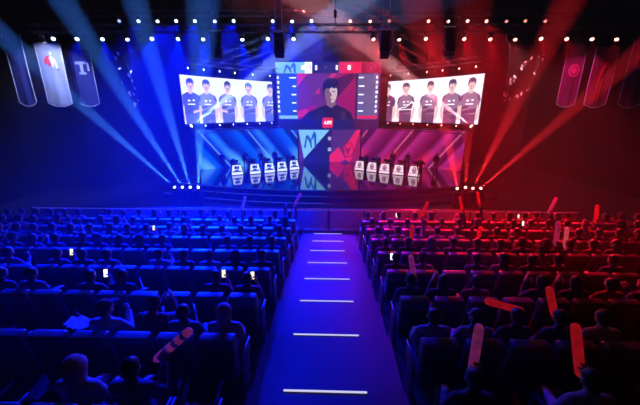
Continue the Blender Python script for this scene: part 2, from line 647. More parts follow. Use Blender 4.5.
WZ0, WZ1 = 5.5, 9.28
WH = WZ1 - WZ0
for sx, pxs, side in ((-1, (187.5, 207.4, 227.7, 249, 270), 'left'), (1, (470, 451.5, 429, 406, 383.5), 'right')):
    at = wing_fn(sx, (5.75, 32.7), (11.8, 25.8), .35)
    t = empty('wing_screen', at(.5, 0) + V((0, 0, WZ0)), 0, f'white curved LED screen with five player portraits, {"blue" if sx < 0 else "red"} {side} side of the stage', 'screen')
    inv = -V(t.location)
    pn = curved_panel(at, WZ0, WZ1, 'display', S_['white'] if sx < 0 else S_['whiteR'], M['black'], t)
    pn.location = inv
    for i, px in enumerate(pxs):
        u = min((abs(px_of(at(k / 400) + V((0, 0, WZ0 + WH * .5)))[0] - px), k / 400) for k in range(401))[1]
        c0 = u * at.length / WH
        c0 = max(c0, .20)
        S = lambda a, b, o: (lambda p: V((p.x, p.y, WZ0 + WH * b)))(at(min(1., max(0., (a if sx < 0 else a) * WH / at.length)), o)) if True else None
        F = Flat((lambda sgn: (lambda a, b, o: S((c0 + sgn * (a - c0)), b, o)))(1 if sx < 0 else -1))
        jer, jer2, jean = (S_['jerA'], S_['jerA2'], S_['jean']) if sx < 0 else (S_['jerB'], S_['jerB2'], S_['jeanB'])
        if (sx, i) in ((-1, 0), (1, 4)):
            jer = jer2
        portrait(F, c0, jer, jer2, jean, crossed=(sx > 0 and i == 3), turn=(.5, -.4, .6, -.5, .2)[i], arm=(0 if sx > 0 else (1, 0, -1, 0, 1)[i]), hs=(1, 1.05, .95, 1.1, 1)[i])
        q = F.build('portrait', t)
        q.location = inv
        q['label'] = f'picture of a player in a {"slate blue" if sx < 0 else "mauve"} jersey' + (' with crossed arms' if (sx > 0 and i == 3) else '')
    b = MB()
    for k in range(7):
        p = at(k / 6, -.30)
        b.box((p.x, p.y, (WZ0 + WZ1) / 2), (.10, .10, WH + .3))
    for k in range(6):
        for z in (WZ0 - .1, WZ1 + .1):
            b.tube(at(k / 6, -.30) + V((0, 0, z)), at((k + 1) / 6, -.30) + V((0, 0, z)), .05, n=6)
    fr = b.build('frame', M['metal'], t)
    fr.location = inv
    b = MB()
    for k in (1, 3, 5):
        p = at(k / 6, -.30)
        b.tube((p.x, p.y, WZ1 + .1), (p.x, p.y, ZC), .02, n=6)
    o = b.build('hanging_cable', M['metal'], t)
    o.location = inv
    # LED wall behind the desks
    at2 = wing_fn(sx, (3.42, 33.6), (12.3, 28.9), .25)
    w = curved_panel(at2, STAGE_Z + .01, 4.78, 'led_wall', S_['wallL' if sx < 0 else 'wallR'], M['black'])
    c = at2(.5) + V((0, 0, STAGE_Z))
    w.data.transform(Matrix.Translation(-c))
    w.location = c
    tag(w, ('blue LED wall with slanting light bands behind the blue desks' if sx < 0 else 'crimson LED wall with slanting pink bands behind the red desks'), 'LED wall')

# centre: lower LED panel
CY = 33.75
def panel_fn(x0, z0, y):
    return lambda a, b, o: V((x0 + a, y - o, z0 + b))


t = empty('centre_panel', (0, CY, STAGE_Z), 0, 'lower centre LED panel split between the blue and red team emblems', 'LED panel')
b = MB()
b.box((0, .12, 1.79), (6.62, .22, 3.54))
b.build('display', E('screen_plum_field', (.09, .03, .20), 1.0, True), t)
W2, HP = 3.3, 3.5
S = lambda a, b, o: V((a, .01 - o, .04 + b))
F = Flat(S)
F.poly([(-W2, HP), (.05, HP), (-2.75, .35)], S_['cyan'])
F.poly([(.05, HP), (.3, HP), (.0, 0), (-2.9, 0), (-2.75, .35)], S_['navy2'])
m_logo(F, -2.75, 1.55, 1.35, 1.8, S_['teal'])
F.build('blue_emblem', t)
F = Flat(S)
F.poly([(-.25, .45), (1.0, 1.65), (1.75, .35), (1.2, 0), (.2, 0)], S_['crim'])
F.poly([(1.6, 1.6), (2.9, HP), (W2, HP), (2.3, .0), (1.75, .3)], S_['crim'], True)
F.poly([(2.6, 0), (2.35, .2), (3.25, 3.2), (W2, 3.2), (W2, 0)], S_['mag'])
ring_logo(F, 2.0, 1.35, .82, S_['crimd'], S_['crimd'], .8)
F.build('red_emblem', t)
F = Flat(S)
F.k = 14
for z in (2.35, 1.2):            # the two small stacked white characters
    for r in ((-.16, .30, .16, .38), (-.16, .02, .16, .09), (-.16, .02, -.09, .38), (.09, .02, .16, .38), (-.03, .02, .03, .38), (-.16, .16, .16, .21)):
        F.rect(r[0] + .02, z + r[1], r[2] + .02, z + r[3], S_['glyph'], True)
F.build('lettering', t)

# centre: upper feed screen
q0, q1 = P(275, 62, 33.2), P(378.5, 130, 33.2)
HX0, HX1, HZ1, HZ0 = q0.x, q1.x, q0.z, q1.z
HX, HW, HH = (HX0 + HX1) / 2, HX1 - HX0, HZ1 - HZ0
t = empty('feed_screen', (HX, 33.25, HZ0), 0, 'large centre screen showing a hooded player between two team score columns', 'screen')
b = MB()
b.box((0, .14, HH / 2), (HW, .26, HH))
b.build('display', S_['navy2'], t)
KU, KV = HW / 103.5, HH / 68.
S = lambda a, b, o: V((-HW / 2 + a * KU, .01 - o, HH - b * KV))     # a to the right, b down, in picture units 103.5 x 68
F = Flat(S)
F.rect(21, 10.5, 79, 57, S_['violet'])
F.poly([(21, 10.5), (32, 10.5), (21, 24)], S_['magb'])
F.poly([(21, 48), (38, 42), (50, 57), (21, 57)], S_['mag'])
F.poly([(21, 49), (31, 46), (34, 53), (21, 55)], S_['magb'])
F.poly([(60, 10.5), (79, 10.5), (79, 57), (70, 57), (57, 30)], S_['mag'])
F.poly([(46, 21), (76, 10.5), (79, 14), (60, 36)], S_['plum'])
F.poly([(51, 18), (55, 11), (60, 11), (55.5, 18.5)], S_['magb'])
F.poly([(38.5, 31), (43.5, 24.5), (43.5, 31)], S_['magb'])
F.build('backdrop_picture', t)
F = Flat(S, .004)
F.k = 10
F.poly([(23, 64), (25, 56), (31, 50), (41, 45.5), (49, 42.5), (51, 39), (58, 39), (60.5, 42.5), (68, 45), (75, 50), (78, 57), (79, 64)], S_['hood'])
F.poly([(50.5, 36), (59, 36), (59.5, 42), (55, 45.5), (50, 42)], S_['facesh'])
F.poly([(46.5, 30), (46.5, 21), (49.5, 16.5), (54.5, 15), (59.5, 16.5), (62.5, 21), (62.5, 30), (61, 35), (60.5, 25), (48.5, 25), (48, 35)], S_['hood'])
F.poly([(48.5, 24), (54, 21.5), (60.5, 24), (61, 30), (60, 35.5), (57, 40), (54, 40.8), (51.5, 39.5), (49, 35), (48.2, 30)], S_['facesh'])
F.poly([(53, 23), (57, 22.5), (60.5, 24.5), (61, 30), (60, 35.5), (57.5, 39.5), (55, 40), (54.2, 34), (53.5, 31)], S_['face'])
F.poly([(47.8, 29), (47.5, 21), (52, 17.5), (58, 17.5), (61.8, 21), (61.5, 28.5), (60, 24.8), (57.5, 26), (55.5, 24.2), (53, 26.4), (50.5, 25), (49, 27)], S_['hood'])
F.rect(50, 28.6, 52.6, 29.5, S_['hood'])
F.rect(56, 28.4, 58.8, 29.3, S_['hood'], True)
F.rect(52.6, 36, 57, 36.8, S_['shade'], True)
F.poly([(53.6, 29.5), (54.6, 29.5), (55.4, 33.2), (53.2, 33.2)], S_['shade'], True)
F.poly([(36, 64), (43, 49), (46, 48), (42, 58), (41.5, 64)], S_['hoodl'])
F.poly([(66, 64), (64, 50), (68, 48), (71, 57), (72, 64)], S_['hoodl'], True)
F.build('player_picture', t)
F = Flat(S)
F.k = 18
F.rect(.3, .3, 29, 11, S_['cyan'])
m_logo(F, 8, 10.5, 12, -10, S_['teal'])
F.rect(25.5, 3.5, 29, 7.5, S_['mark'])
F.rect(29, .3, 36, 11, S_['mark'], True)
for dx in (30.6, 33.2):      # the score numeral in the white box
    F.rect(dx, 3, dx + 1.7, 3.9, S_['shade'], True)
    F.rect(dx, 5.0, dx + 1.7, 5.8, S_['shade'], True)
    F.rect(dx, 7.0, dx + 1.7, 7.9, S_['shade'], True)
    F.rect(dx + 1.1, 3, dx + 1.7, 7.9 if dx > 32 else 5.6, S_['shade'], True)
F.rect(36, .3, 62, 11, S_['navy2'], True)
for dx in (39, 59):
    F.rect(dx, 3.4, dx + 2, 7.8, S_['mark'])
    F.rect(dx + .7, 4.6, dx + 1.3, 6.6, S_['navy2'])
F.poly([(47.5, 5.5), (49, 4), (50.5, 5.5), (49, 7)], S_['slate'])
F.rect(62, .3, 103.2, 11, S_['crim'], True)
F.rect(70.5, 3.4, 73.5, 7.8, S_['mark'])
F.rect(71.4, 4.4, 72.6, 5.2, S_['crim'])
F.rect(71.4, 6.0, 72.6, 6.8, S_['crim'], True)
F.rect(84, .3, 103.2, 11, S_['crimd'], True)
ring_logo(F, 93, 5.7, -4.6, S_['magb'], S_['magb'], .95)
F.build('score_bar', t)
for nm, a0, a1, mat, edge, foot in (('blue_column', 2, 21, S_['blucol'], 2.2, S_['cyan']), ('red_column', 81, 101.5, S_['slate'], 99.6, S_['crim'])):
    F = Flat(S)
    F.rect(a0, 11.5, a1, 57, mat)
    F.rect(a0, 53, a1, 56.3, foot)
    for k in range(5):
        y = 14.5 + k * 8.3
        if nm == 'blue_column':
            F.rect(a1 - (7.5, 4.5, 5.5, 5.5, 4.5)[k], y, a1 - 1, y + 1.2, S_['mark'], True)
        else:
            F.rect(a0 + .8, y, a0 + (5.5, 6.5, 6, 6, 6)[k], y + 1.2, S_['mark'], True)
    for k in range(8):
        y = 13.5 + k * 4.8
        F.rect(edge - .9, y, edge + (1.2 if k % 2 else .7), y + 2.6, S_['mark'], True)
    for k in range(3):
        F.rect(a0 + 2 + 3 * k if nm == 'blue_column' else a1 - 10 + 3 * k, 58.5 + k, (a0 + 3.6 + 3 * k) if nm == 'blue_column' else a1 - 8.6 + 3 * k, 60 + k * 1.3, S_['mark'], True)
    F.build(nm, t)
F = Flat(S)
F.k = 22
F.rect(.3, 57.5, 103.2, 67.7, S_['navy2'])
F.rect(79, 57.5, 103.2, 67.7, S_['plum'])
F.poly([(46, 56), (47.5, 55), (56, 55), (57, 56), (57, 64.5), (55.5, 65.8), (47, 65.8), (46, 64.5)], S_['badge'])
# the white letters on the red badge
for pts in ([(47.5, 62), (49, 58.5), (49.6, 58.5), (49.9, 62), (49.2, 62), (49.1, 60.8), (48.6, 60.8), (48.2, 62)], [(50.3, 62), (50.3, 61.2), (51, 61.2), (51, 58.5), (51.7, 58.5), (51.7, 62)],
            [(52.2, 62), (52.2, 58.5), (53.6, 58.5), (53.6, 60.5), (52.9, 60.5), (52.9, 62)], [(54.1, 58.5), (55.9, 58.5), (55.9, 59.2), (54.8, 59.2), (54.8, 61.3), (55.9, 61.3), (55.9, 62), (54.1, 62)]):
    F.poly(pts, S_['mark'])
F.build('caption_bar', t)
b = MB()
for x in (-HW * .35, 0, HW * .35):
    b.tube((x, .2, HH), (x, .2, ZC - HZ0), .02, n=6)
b.build('hanging_cable', M['metal'], t)

# ------------------------------------------------------------------ lamps
def track(d):
    return V((0, 0, 1)).rotation_difference(V(d).normalized())


mb = MB()
mb.box((0, 0, -.05), (.30, .26, .10), bev=.015)
mb.tube((0, 0, -.10), (0, 0, -.14), .07)
ME_BASE = mb.mesh('base', M['metal'])
mb = MB()
mb.box((0, 0, -.16), (.36, .12, .04), bev=.01)
for s in (-1, 1):
    mb.box((s * .17, 0, -.27), (.035, .11, .24), bev=.01)
ME_YOKE = mb.mesh('yoke', M['metal'])
mb = MB()
mb.lathe([(.06, -.17), (.11, -.15), (.125, -.02), (.125, .10), (.14, .16), (.14, .20), (.125, .20), (.12, .175)], n=18)
ME_HEAD = mb.mesh('head', M['metal'])
ME_LENS = {}
for k in ('lens_b', 'lens_r', 'lens_dim_b', 'lens_dim_r'):
    mb = MB()
    mb.lathe([(.118, .176), (.10, .188), (.05, .196)], n=18)
    ME_LENS[k] = mb.mesh('lens', M[k])
BLUE, RED, PALE, PINK = (.0, .006, 1.), (1., .004, .02), (.15, .30, 1.), (1., .17, .24)


def lamp(name, pos, target, color, power, angle, label, group, lens, hang=True, scale=1., blend=.5, radius=.07):
    """a moving-head lamp whose head pivots at pos"""
    pos, target = V(pos), V(target)
    s = 1 if hang else -1
    t = empty(name, pos + V((0, 0, .28 * s * scale)), 0, label, 'stage lamp', group)
    t.scale = (scale,) * 3
    flip = None if hang else (PI, 0, 0)
    d = (target - pos).normalized()
    pan = math.atan2(d.y, d.x) - PI / 2
    child('mounting_base', ME_BASE, t, rot=flip)
    child('yoke', ME_YOKE, t, rot=(0, 0, pan) if hang else (PI, 0, pan))
    q = track(d)
    h = child('head', ME_HEAD, t, (0, 0, -.28 * s), quat=q)
    child('lens', ME_LENS[lens], h)
    if power:
        L = bpy.data.lights.new('beam', 'SPOT')
        L.energy, L.color, L.spot_size, L.spot_blend, L.shadow_soft_size = power, color, math.radians(angle), blend, radius
        lo = bpy.data.objects.new('beam', L)
        COL.objects.link(lo)
        lo.parent = h
        lo.location = (0, 0, .30)
        lo.rotation_euler = (PI, 0, 0)
    return t


def truss(name, pts, label, drops, group='lighting trusses', w=.36):
    """box truss along a polyline with hoist chains to the ceiling"""
    c = sum((V(p) for p in pts), V()) / len(pts)
    t = empty(name, c, 0, label, 'truss', group)
    b = MB()
    for a, e in zip(pts[:-1], pts[1:]):
        a, e = V(a) - c, V(e) - c
        d = (e - a)
        n = max(2, int(d.length / .5))
        sd = d.cross(V((0, 0, 1))).normalized() * w / 2
        up = V((0, 0, w / 2))
        for s1 in (-1, 1):
            for s2 in (-1, 1):
                b.tube(a + sd * s1 + up * s2, e + sd * s1 + up * s2, .026, n=6)
        for i in range(n):
            p, q = a + d * i / n, a + d * (i + 1) / n
            z = 1 if i % 2 else -1
            for s1 in (-1, 1):
                b.tube(p + sd * s1 + up * z, q + sd * s1 - up * z, .014, n=5)
            b.tube(p + sd + up, q - sd + up, .014, n=5)
            b.tube(p + sd - up, q - sd - up, .014, n=5)
    b.build('chords', M['alu'], t)
    for p in drops:
        p = V(p) - c
        h = MB()
        h.tube(p + V((0, 0, w / 2)), V((p.x, p.y, ZC - c.z)), .015, n=6)
        h.box(p + V((0, 0, w / 2 + .5)), (.16, .16, .34), bev=.03)
        h.build('hanging_chain', M['metal'], t)
    return t


# front truss: 22 lamps; rear truss: 20 lamps
XC2 = .0
row2 = [53.5, 77, 102, 127, 152, 178, 203, 242, 268, 293.6]
row2 += [373, 398.8, 425.4, 463.8, 490, 515.3, 540.6, 566.4, 592, 617]
D2, D1 = 16.6, 22.0          # how far down the line of sight the two trusses hang
RISE = V((0, 0, .45))


def truss_line(py, depth, px0, px1, n=5):
    a, b = PD(px0, py, depth) + RISE, PD(px1, py, depth) + RISE
    return [a, b], [a.lerp(b, (i + .5) / n) for i in range(n)]


ln, dr = truss_line(37.8, D2, 30, 640)
truss('lighting_truss', ln, 'long front box truss carrying the lower row of lamps above the stage', dr)
ln, dr = truss_line(20.3, D1, 85, 575)
truss('lighting_truss', ln, 'long rear box truss carrying the upper row of smaller lamps', dr)
WASH = 15500
for i, px in enumerate(row2):
    p = PD(px, 37.8, D2)
    left = px < 333
    n = i + 1 if left else 20 - i
    tgt = V((p.x * .50 + (random.random() - .5) * 1.5, (6., 8., 10., 12.)[i % 4], 2.))
    pw, ang, col = WASH * (2.7 if left else .78) * (1.4 if 110 < px < 250 else 1), 28 if i % 3 else 20, BLUE if left else RED
    if not left:
        tgt = V((p.x * .42 + 3.0, tgt.y, 2.))
    pw *= (.25 if px < 90 else .55 if px < 140 else .15 if px > 580 else .30 if px > 500 else .7 if px > 440 else 1)
    lamp('moving_head_lamp', p, tgt, col, pw, ang,
         f'{"blue" if left else "red"} lamp on the front truss, {ORD[n]} from its {"left" if left else "right"} end', 'lamps on the front truss',
         'lens_b' if left else 'lens_r', scale=.78)
row1 = [(119.4, 1), (138.7, 0), (157.4, 0), (176.4, 0), (195, 0), (214.8, 0), (233.8, 0), (272.7, 0), (292.2, 0), (311.5, 0),
        (350, 0), (370, 0), (389, 1), (428.4, 0), (448.2, 0), (467.3, 0), (486.2, 0), (506.4, 1), (525, 1), (545, 1)]
for i, (px, dim) in enumerate(row1):
    p = PD(px, 20.3, D1)
    left = px < 331
    n = i + 1 if left else 20 - i
    tgt = V((p.x * .55 + (random.random() - .5) * 2, (7., 9.5, 12.)[i % 3], 1.5)) + V((0 if left else 1.8, 0, 0))
    lamp('moving_head_lamp', p, tgt, BLUE if left else RED, 0 if dim else WASH * (2.9 if left else .85) * (.4 if px < 150 or px > 500 else 1), 28,
         f'{"blue" if left else "red"} lamp on the rear upper truss, {ORD[n]} from its {"left" if left else "right"} end', 'lamps on the rear truss',
         ('lens_dim_b' if left else 'lens_dim_r') if dim else ('lens_b' if left else 'lens_r'), scale=.86)

# unseen profile lamps added on the front truss to brighten banners and flake rings
for (px, tp, td, pw, ang, col, what) in ((42, (53, 76), 19., 1500, 84, (.42, .50, 1), 'white banner'), (140, (127, 78), 17.6, 700, 56, (.25, .4, 1), 'blue flake ring'),
                                         (508, (526, 76), 17.6, 900, 60, (1, .40, .50), 'red flake ring'), (580, (578, 80), 20., 700, 44, (1, .08, .35), 'plum and crimson banners')):
    lamp('added_profile_lamp', PD(px, 38.5, D2), PD(*tp, td), col, pw, ang, f'added profile lamp on the front truss turned back toward the {what}', 'added profile lamps', 'lens_dim_b', scale=.7)

# trusses above and below the wing screens with raked beam lamps
for sx, side in ((-1, 'left'), (1, 'right')):
    col, lens = (PALE, 'lens_b') if sx < 0 else (PINK, 'lens_r')
    cname = 'blue' if sx < 0 else 'red'
    at = wing_fn(sx, (5.75, 32.7), (11.8, 25.8), .35)
    up = [at(k / 6, .9) + V((0, 0, WZ1 + .95)) for k in range(7)]
    truss('lighting_truss', up, f'truss bending along the top of the {side} wing screen', [up[1], up[3], up[5]])
    lo = [at(k / 6, .75) + V((0, 0, WZ0 - .62)) for k in range(7)]
    truss('lighting_truss', lo, f'truss bending along the foot of the {side} wing screen', [], w=.28)
    for j, u in enumerate((.03, .18, .34, .50, .70, .90)):
        p = at(u, .9) + V((0, 0, WZ1 + .40))
        x, y = px_of(p)
        tgt = P(x - sx * (80 if sx < 0 else 75), y - (32 if sx < 0 else 44), p.y - 4)
        lamp('beam_lamp', p, tgt, col if sx < 0 else (1, .07, .08), 420000, 2.4,
             f'{cname} beam lamp on the truss over the {side} wing screen, {ORD[j + 1]} from the outer end', 'beam lamps over the wing screens', lens, scale=.6, radius=.05)
    for j, u in enumerate((.0, .15, .30, .45, .61, .76, .91)):
        p = at(u, .75) + V((0, 0, WZ0 - .20))
        x, y = px_of(p)
        tgt = P(x - sx * 75, y - 58, p.y - 2.5)
        lamp('beam_lamp', p, tgt, ((.30, .48, 1.) if sx < 0 else (1., .36, .42)) if j == 0 else col, (900000 if j == 0 else 260000 if j < 3 else 110000), 7 if j == 0 else 4.2,
             f'{cname} beam lamp below the {side} wing screen, {ORD[j + 1]} from the outer end', 'beam lamps below the wing screens', lens, hang=False, scale=1.1 if j == 0 else .62, radius=.05)

# beam lamps standing on the arena floor beside the stage
for sx, rows in ((-1, [((175.5, 188), (70, 95)), ((183, 188), (120, 90)), ((190.4, 188), (160, 85)), ((198.3, 188), (200, 118))]),
                 (1, [((480, 189), (570, 112)), ((472.6, 189), (513, 110)), ((465.5, 188), (468, 125)), ((457.4, 189), (446, 130))])):
    for j, (a, b_) in enumerate(rows):
        p = P(a[0], a[1], 21.4)
        case = MB()
        ch = p.z - .28 * .78 - .004
        case.box((0, 0, ch / 2 + .002), (.46, .46, ch - .004), bev=.02)
        co = case.build('road_case', M['plastic'], loc=(p.x, p.y, 0))
        tag(co, f'black road case under the {"blue" if sx < 0 else "red"} floor beam lamp, {ORD[j + 1]} from the outside', 'road case', 'road cases under the floor lamps')
        tgt = P(b_[0], b_[1], 14.)
        lamp('floor_beam_lamp', p, tgt, (.05, .22, 1) if sx < 0 else (1, .02, .03), (1000000 if sx < 0 else 600000) * (.55 if sx > 0 and j == 2 else 1), 3.8,
             f'{"blue" if sx < 0 else "red"} beam lamp on the floor {"left" if sx < 0 else "right"} of the stage, {ORD[j + 1]} from the outside', 'floor beam lamps beside the stage',
             'lens_b' if sx < 0 else 'lens_r', hang=False, radius=.05, blend=.5, scale=.78)

# ------------------------------------------------------------------ hanging speaker columns
def speakers(px, py0, py1, wpx, depth, curve, label, bright):
    top, bot = PD(px, py0, depth), PD(px, py1, depth)
    w = wpx / F_PX * depth
    n = 6
    hgt = (top.z - bot.z) / n
    t = empty('hanging_speaker_column', top, YAW, label, 'speaker column', 'hanging speaker columns')
    z, y = 0., 0.
    for i in range(n):
        a = curve * (i / (n - 1)) ** 1.5
        b = MB()
        b.box((0, 0, 0), (w, .42, hgt * .92), bev=.015)
        for s in (-1, 1):
            b.box((s * w * .24, -.215, 0), (w * .40, .012, hgt * .72), mat=1, bev=.004)
        o = b.build('cabinet', [M['black'], M['plastic']], t)
        o.location = (0, -y, z - hgt / 2)
        o.rotation_euler = (-a, 0, 0)
        f = MB()
        for s in (-1, 1):
            f.tube((s * (w / 2 + .03), -.08, -hgt * .48), (s * (w / 2 + .03), -.08, hgt * (.48 if bright or i in (0, n - 1) else -.1)), .028, n=8)
        g = f.build('rigging_link', M['steel'] if bright or i == n - 1 else M['metal'], o)
        z -= hgt
        y += hgt * math.sin(a) * .6
    b = MB()
    b.box((0, 0, .10), (w * 1.05, .30, .08), bev=.01)
    for s in (-1, 1):
        b.tube((s * w * .35, 0, .14), (s * w * .35, 0, ZC - top.z), .018, n=6)
        b.tube((s * w * .35, 0, .14), (s * w * .35, 0, -.02), .02, n=6)
    b.build('hanging_frame', M['steel'] if bright else M['alu'], t)
    if bright:          # looped cable down the side
        b = MB()
        pts = [V((w * (.55 + .35 * math.sin(k / 11 * PI)), -.1 - .12 * math.sin(k / 11 * PI), .05 - (top.z - bot.z) * .95 * k / 11)) for k in range(12)]
        for p, q in zip(pts[:-1], pts[1:]):
            b.tube(p, q, .022, n=6, caps=False)
        b.build('cable', M['steel'], t)
    return t


speakers(215.5, 32, 57, 9.5, 15.6, .1, 'straight black speaker column hanging above the blue wing screen', False)
speakers(279, 33, 55, 9, 15.6, .55, 'curved speaker column with pale side links hanging left of the centre screen', True)
speakers(385.5, 31, 56, 9, 15.6, .55, 'curved speaker column with pale side links hanging right of the centre screen', True)
speakers(450.5, 28, 56, 10.5, 15.6, .1, 'straight black speaker column hanging above the red wing screen', False)


# ------------------------------------------------------------------ banners
def banner(ptl, ptr, pbl, pbr, depth, mat, label, emblem, edge=True, tip=.09):
    """a pointed cloth banner from its four outer corners in the picture at one distance"""
    tl, tr = PD(*ptl, depth), PD(*ptr, depth)
    z = (tl.z + tr.z) / 2
    bl = PD(*pbl, depth)
    h = z - bl.z
    w = (tr - tl).length
    c = (tl + tr) / 2
    c.z = z - h
    ax = (tr - tl)
    t = empty('hanging_banner', c, math.atan2(ax.y, ax.x), label, 'banner', 'banners hanging at the sides')
    nx, nz = 14, 22
    vs, fs = [], []
    for j in range(nz + 1):
        for i in range(nx + 1):
            u, q = i / nx, j / nz
            zb = -tip * h * (1 - abs(2 * u - 1)) if abs(2 * u - 1) > .35 else -tip * h * .65
            zz = zb + (h - zb) * q
            yy = .05 * math.sin(u * 9 + q * 2) * (1 - q) + .02 * math.sin(u * 17 + 1.5) * (1 - q * .6)
            vs.append((w * (u - .5), yy, zz))
    k = (nx + 1) * (nz + 1)
    vs += [(x, y + .012, zz) for x, y, zz in vs]
    for j in range(nz):
        for i in range(nx):
            a = j * (nx + 1) + i
            fs.append((a, a + 1, a + nx + 2, a + nx + 1))
            fs.append((k + a, k + a + nx + 1, k + a + nx + 2, k + a + 1))
    rim = [i for i in range(nx + 1)] + [j * (nx + 1) + nx for j in range(1, nz + 1)] + [nz * (nx + 1) + i for i in range(nx - 1, -1, -1)] + [j * (nx + 1) for j in range(nz - 1, 0, -1)]
    for a, b_ in zip(rim, rim[1:] + rim[:1]):
        fs.append((a, a + k, b_ + k, b_))
    b = MB()
    b.add(vs, fs, 0, True)
    b.build('cloth', mat, t)
    if edge:
        b = MB()
        for a, b_ in zip(rim, rim[1:] + rim[:1]):
            if vs[a][2] > h - .01 and vs[b_][2] > h - .01:
                continue
            b.tube(V(vs[a]) + V((0, -.01, 0)), V(vs[b_]) + V((0, -.01, 0)), .022, n=6)
        b.build('hem', M['ban_edge'], t)
    b = MB()
    b.tube((-w / 2 - .08, .006, h + .02), (w / 2 + .08, .006, h + .02), .03, n=8)
    for s in (-1, 1):
        b.tube((s * w * .42, .006, h + .02), (s * w * .42, .006, ZC - c.z), .012, n=6)
    b.build('hanging_rod', M['metal'], t)

    def flat(parts, name):
        F = Flat(lambda a, b_, o: V((w * (a - .5), -.10 - o * .6, h * b_)))
        for kind, args, m in parts:
            getattr(F, kind)(*args, M[m])
        F.build(name, t)
    if emblem == 'figure':           # a red bird-like splash beside a white figure
        flat([('poly', ([(.30, .74), (.42, .80), (.52, .79), (.50, .70), (.56, .66), (.44, .62), (.40, .68), (.28, .66)],), 'em_red'),
              ('poly', ([(.56, .62), (.58, .72), (.50, .76), (.60, .80), (.74, .73), (.80, .60), (.72, .58), (.70, .67), (.66, .68), (.64, .60)],), 'em_white'),
              ('disc', (.60, .835, .05, .028), 'em_white')], 'emblem')
    elif emblem == 'letter':
        flat([('poly', ([(.25, .80), (.75, .80), (.75, .75), (.60, .75), (.60, .60), (.70, .60), (.70, .56), (.36, .56), (.36, .60), (.45, .60), (.45, .75), (.25, .75)],), 'em_pale'),
              ('rect', (.78, .62, .88, .78), 'em_pale')], 'emblem')
    elif emblem == 'disc':
        flat([('disc', (.5, .68, .30, .13), 'em_pink'), ('disc', (.5, .68, .21, .09), 'ban_plum'), ('disc', (.5, .68, .15, .065), 'em_pink')], 'emblem')
    elif emblem == 'bars':
        flat([('poly', ([(.30, .50), (.44, .74), (.72, .74), (.66, .66), (.52, .64), (.42, .50)],), 'em_red'), ('rect', (.30, .05, .36, .48), 'em_red'), ('rect', (.46, .05, .50, .44), 'em_red')], 'emblem')
    elif emblem == 'crest':
        flat([('poly', ([(.2, .78), (.5, .84), (.8, .78), (.74, .64), (.5, .56), (.26, .64)],), 'ban_blue')], 'emblem')
    return t


DB = 19.
banner((1, 33), (20, 36), (5, 102), (32, 103), DB - .5, M['ban_blue'], 'dark blue pointed banner hanging at the far left edge of the hall', 'crest')
banner((33.5, 41), (60, 46), (46, 103), (71, 103), DB, M['ban_white'], 'white pointed banner with red and white emblem', 'figure')
banner((68, 49), (90, 53), (77, 103), (98, 103), DB + 1.5, M['ban_blue'], 'blue banner with pale block emblem right of the white banner', 'letter')
banner((567, 54), (585.5, 55), (557.5, 104), (576, 104), DB + 1, M['ban_plum'], 'plum pointed banner with round pink emblem, closest to the stage', 'disc')
banner((597, 48), (620, 46), (585.5, 104), (605, 104), DB, M['ban_red'], 'crimson pointed banner with red angular emblem between the two plum banners', 'bars')
banner((635, 40), (658, 40), (622, 104), (645, 104), DB - 1, M['ban_plum'], 'plum pointed banner cut by the right edge of the view', 'disc')


# ------------------------------------------------------------------ glinting strands of flakes hung on a tilted ring
def flakes(px, py, rx, ry, tilt, depth, n, label, seed):
    rnd = random.Random(seed)
    c = PD(px, py, depth)
    k = depth / F_PX
    t = empty('hanging_flake_ring', c, YAW, label, 'hanging ornament', 'hanging flake ornaments')
    b = MB()
    pts = []
    for i in range(36):
        a = 2 * PI * i / 36
        x, z = rx * k * math.cos(a), ry * k * math.sin(a)
        pts.append(V((x * math.cos(tilt) - z * math.sin(tilt), .25 * math.sin(a * 2), x * math.sin(tilt) + z * math.cos(tilt))))
    for p, q in zip(pts, pts[1:] + pts[:1]):
        b.tube(p, q, .012, n=5, caps=False)
    b.build('ring', M['metal'], t)
    b = MB()
    hi = max(p.z for p in pts)
    tp = max(pts, key=lambda p: p.z)
    b.tube(tp, (tp.x, tp.y, ZC - c.z), .01, n=5)
    b.build('hanging_wire', M['metal'], t)
    for i in range(n):
        p = pts[rnd.randrange(36)] + V((rnd.uniform(-.16, .16), rnd.uniform(-.05, .05), rnd.uniform(-.22, .1)))
        b = MB()
        s = rnd.uniform(.05, .12)
        R = Matrix.Rotation(rnd.uniform(-.5, .9), 3, 'Y') @ Matrix.Rotation(rnd.uniform(-.6, .2), 3, 'X')
        o = [R @ V(q) for q in ((0, 0, s), (s * .42, 0, .15 * s), (s * .25, 0, -s), (-s * .3, 0, -s * .8), (-s * .42, 0, .2 * s))]
        b.prism([q + V((0, -.006, 0)) for q in o], [q + V((0, .006, 0)) for q in o])
        f = b.build('flake', M['flake'], t)
        f.location = p
    return t


flakes(525.5, 76, 8.5, 25, -.52, 17.5, 34, 'tilted ring of glinting flakes hanging over the red side', 3)
flakes(127, 78, 4, 24, .24, 17.5, 22, 'slim ring of glinting flakes hanging over the blue side', 5)


# ------------------------------------------------------------------ bodies
def unit(v):
    return V(v).normalized()


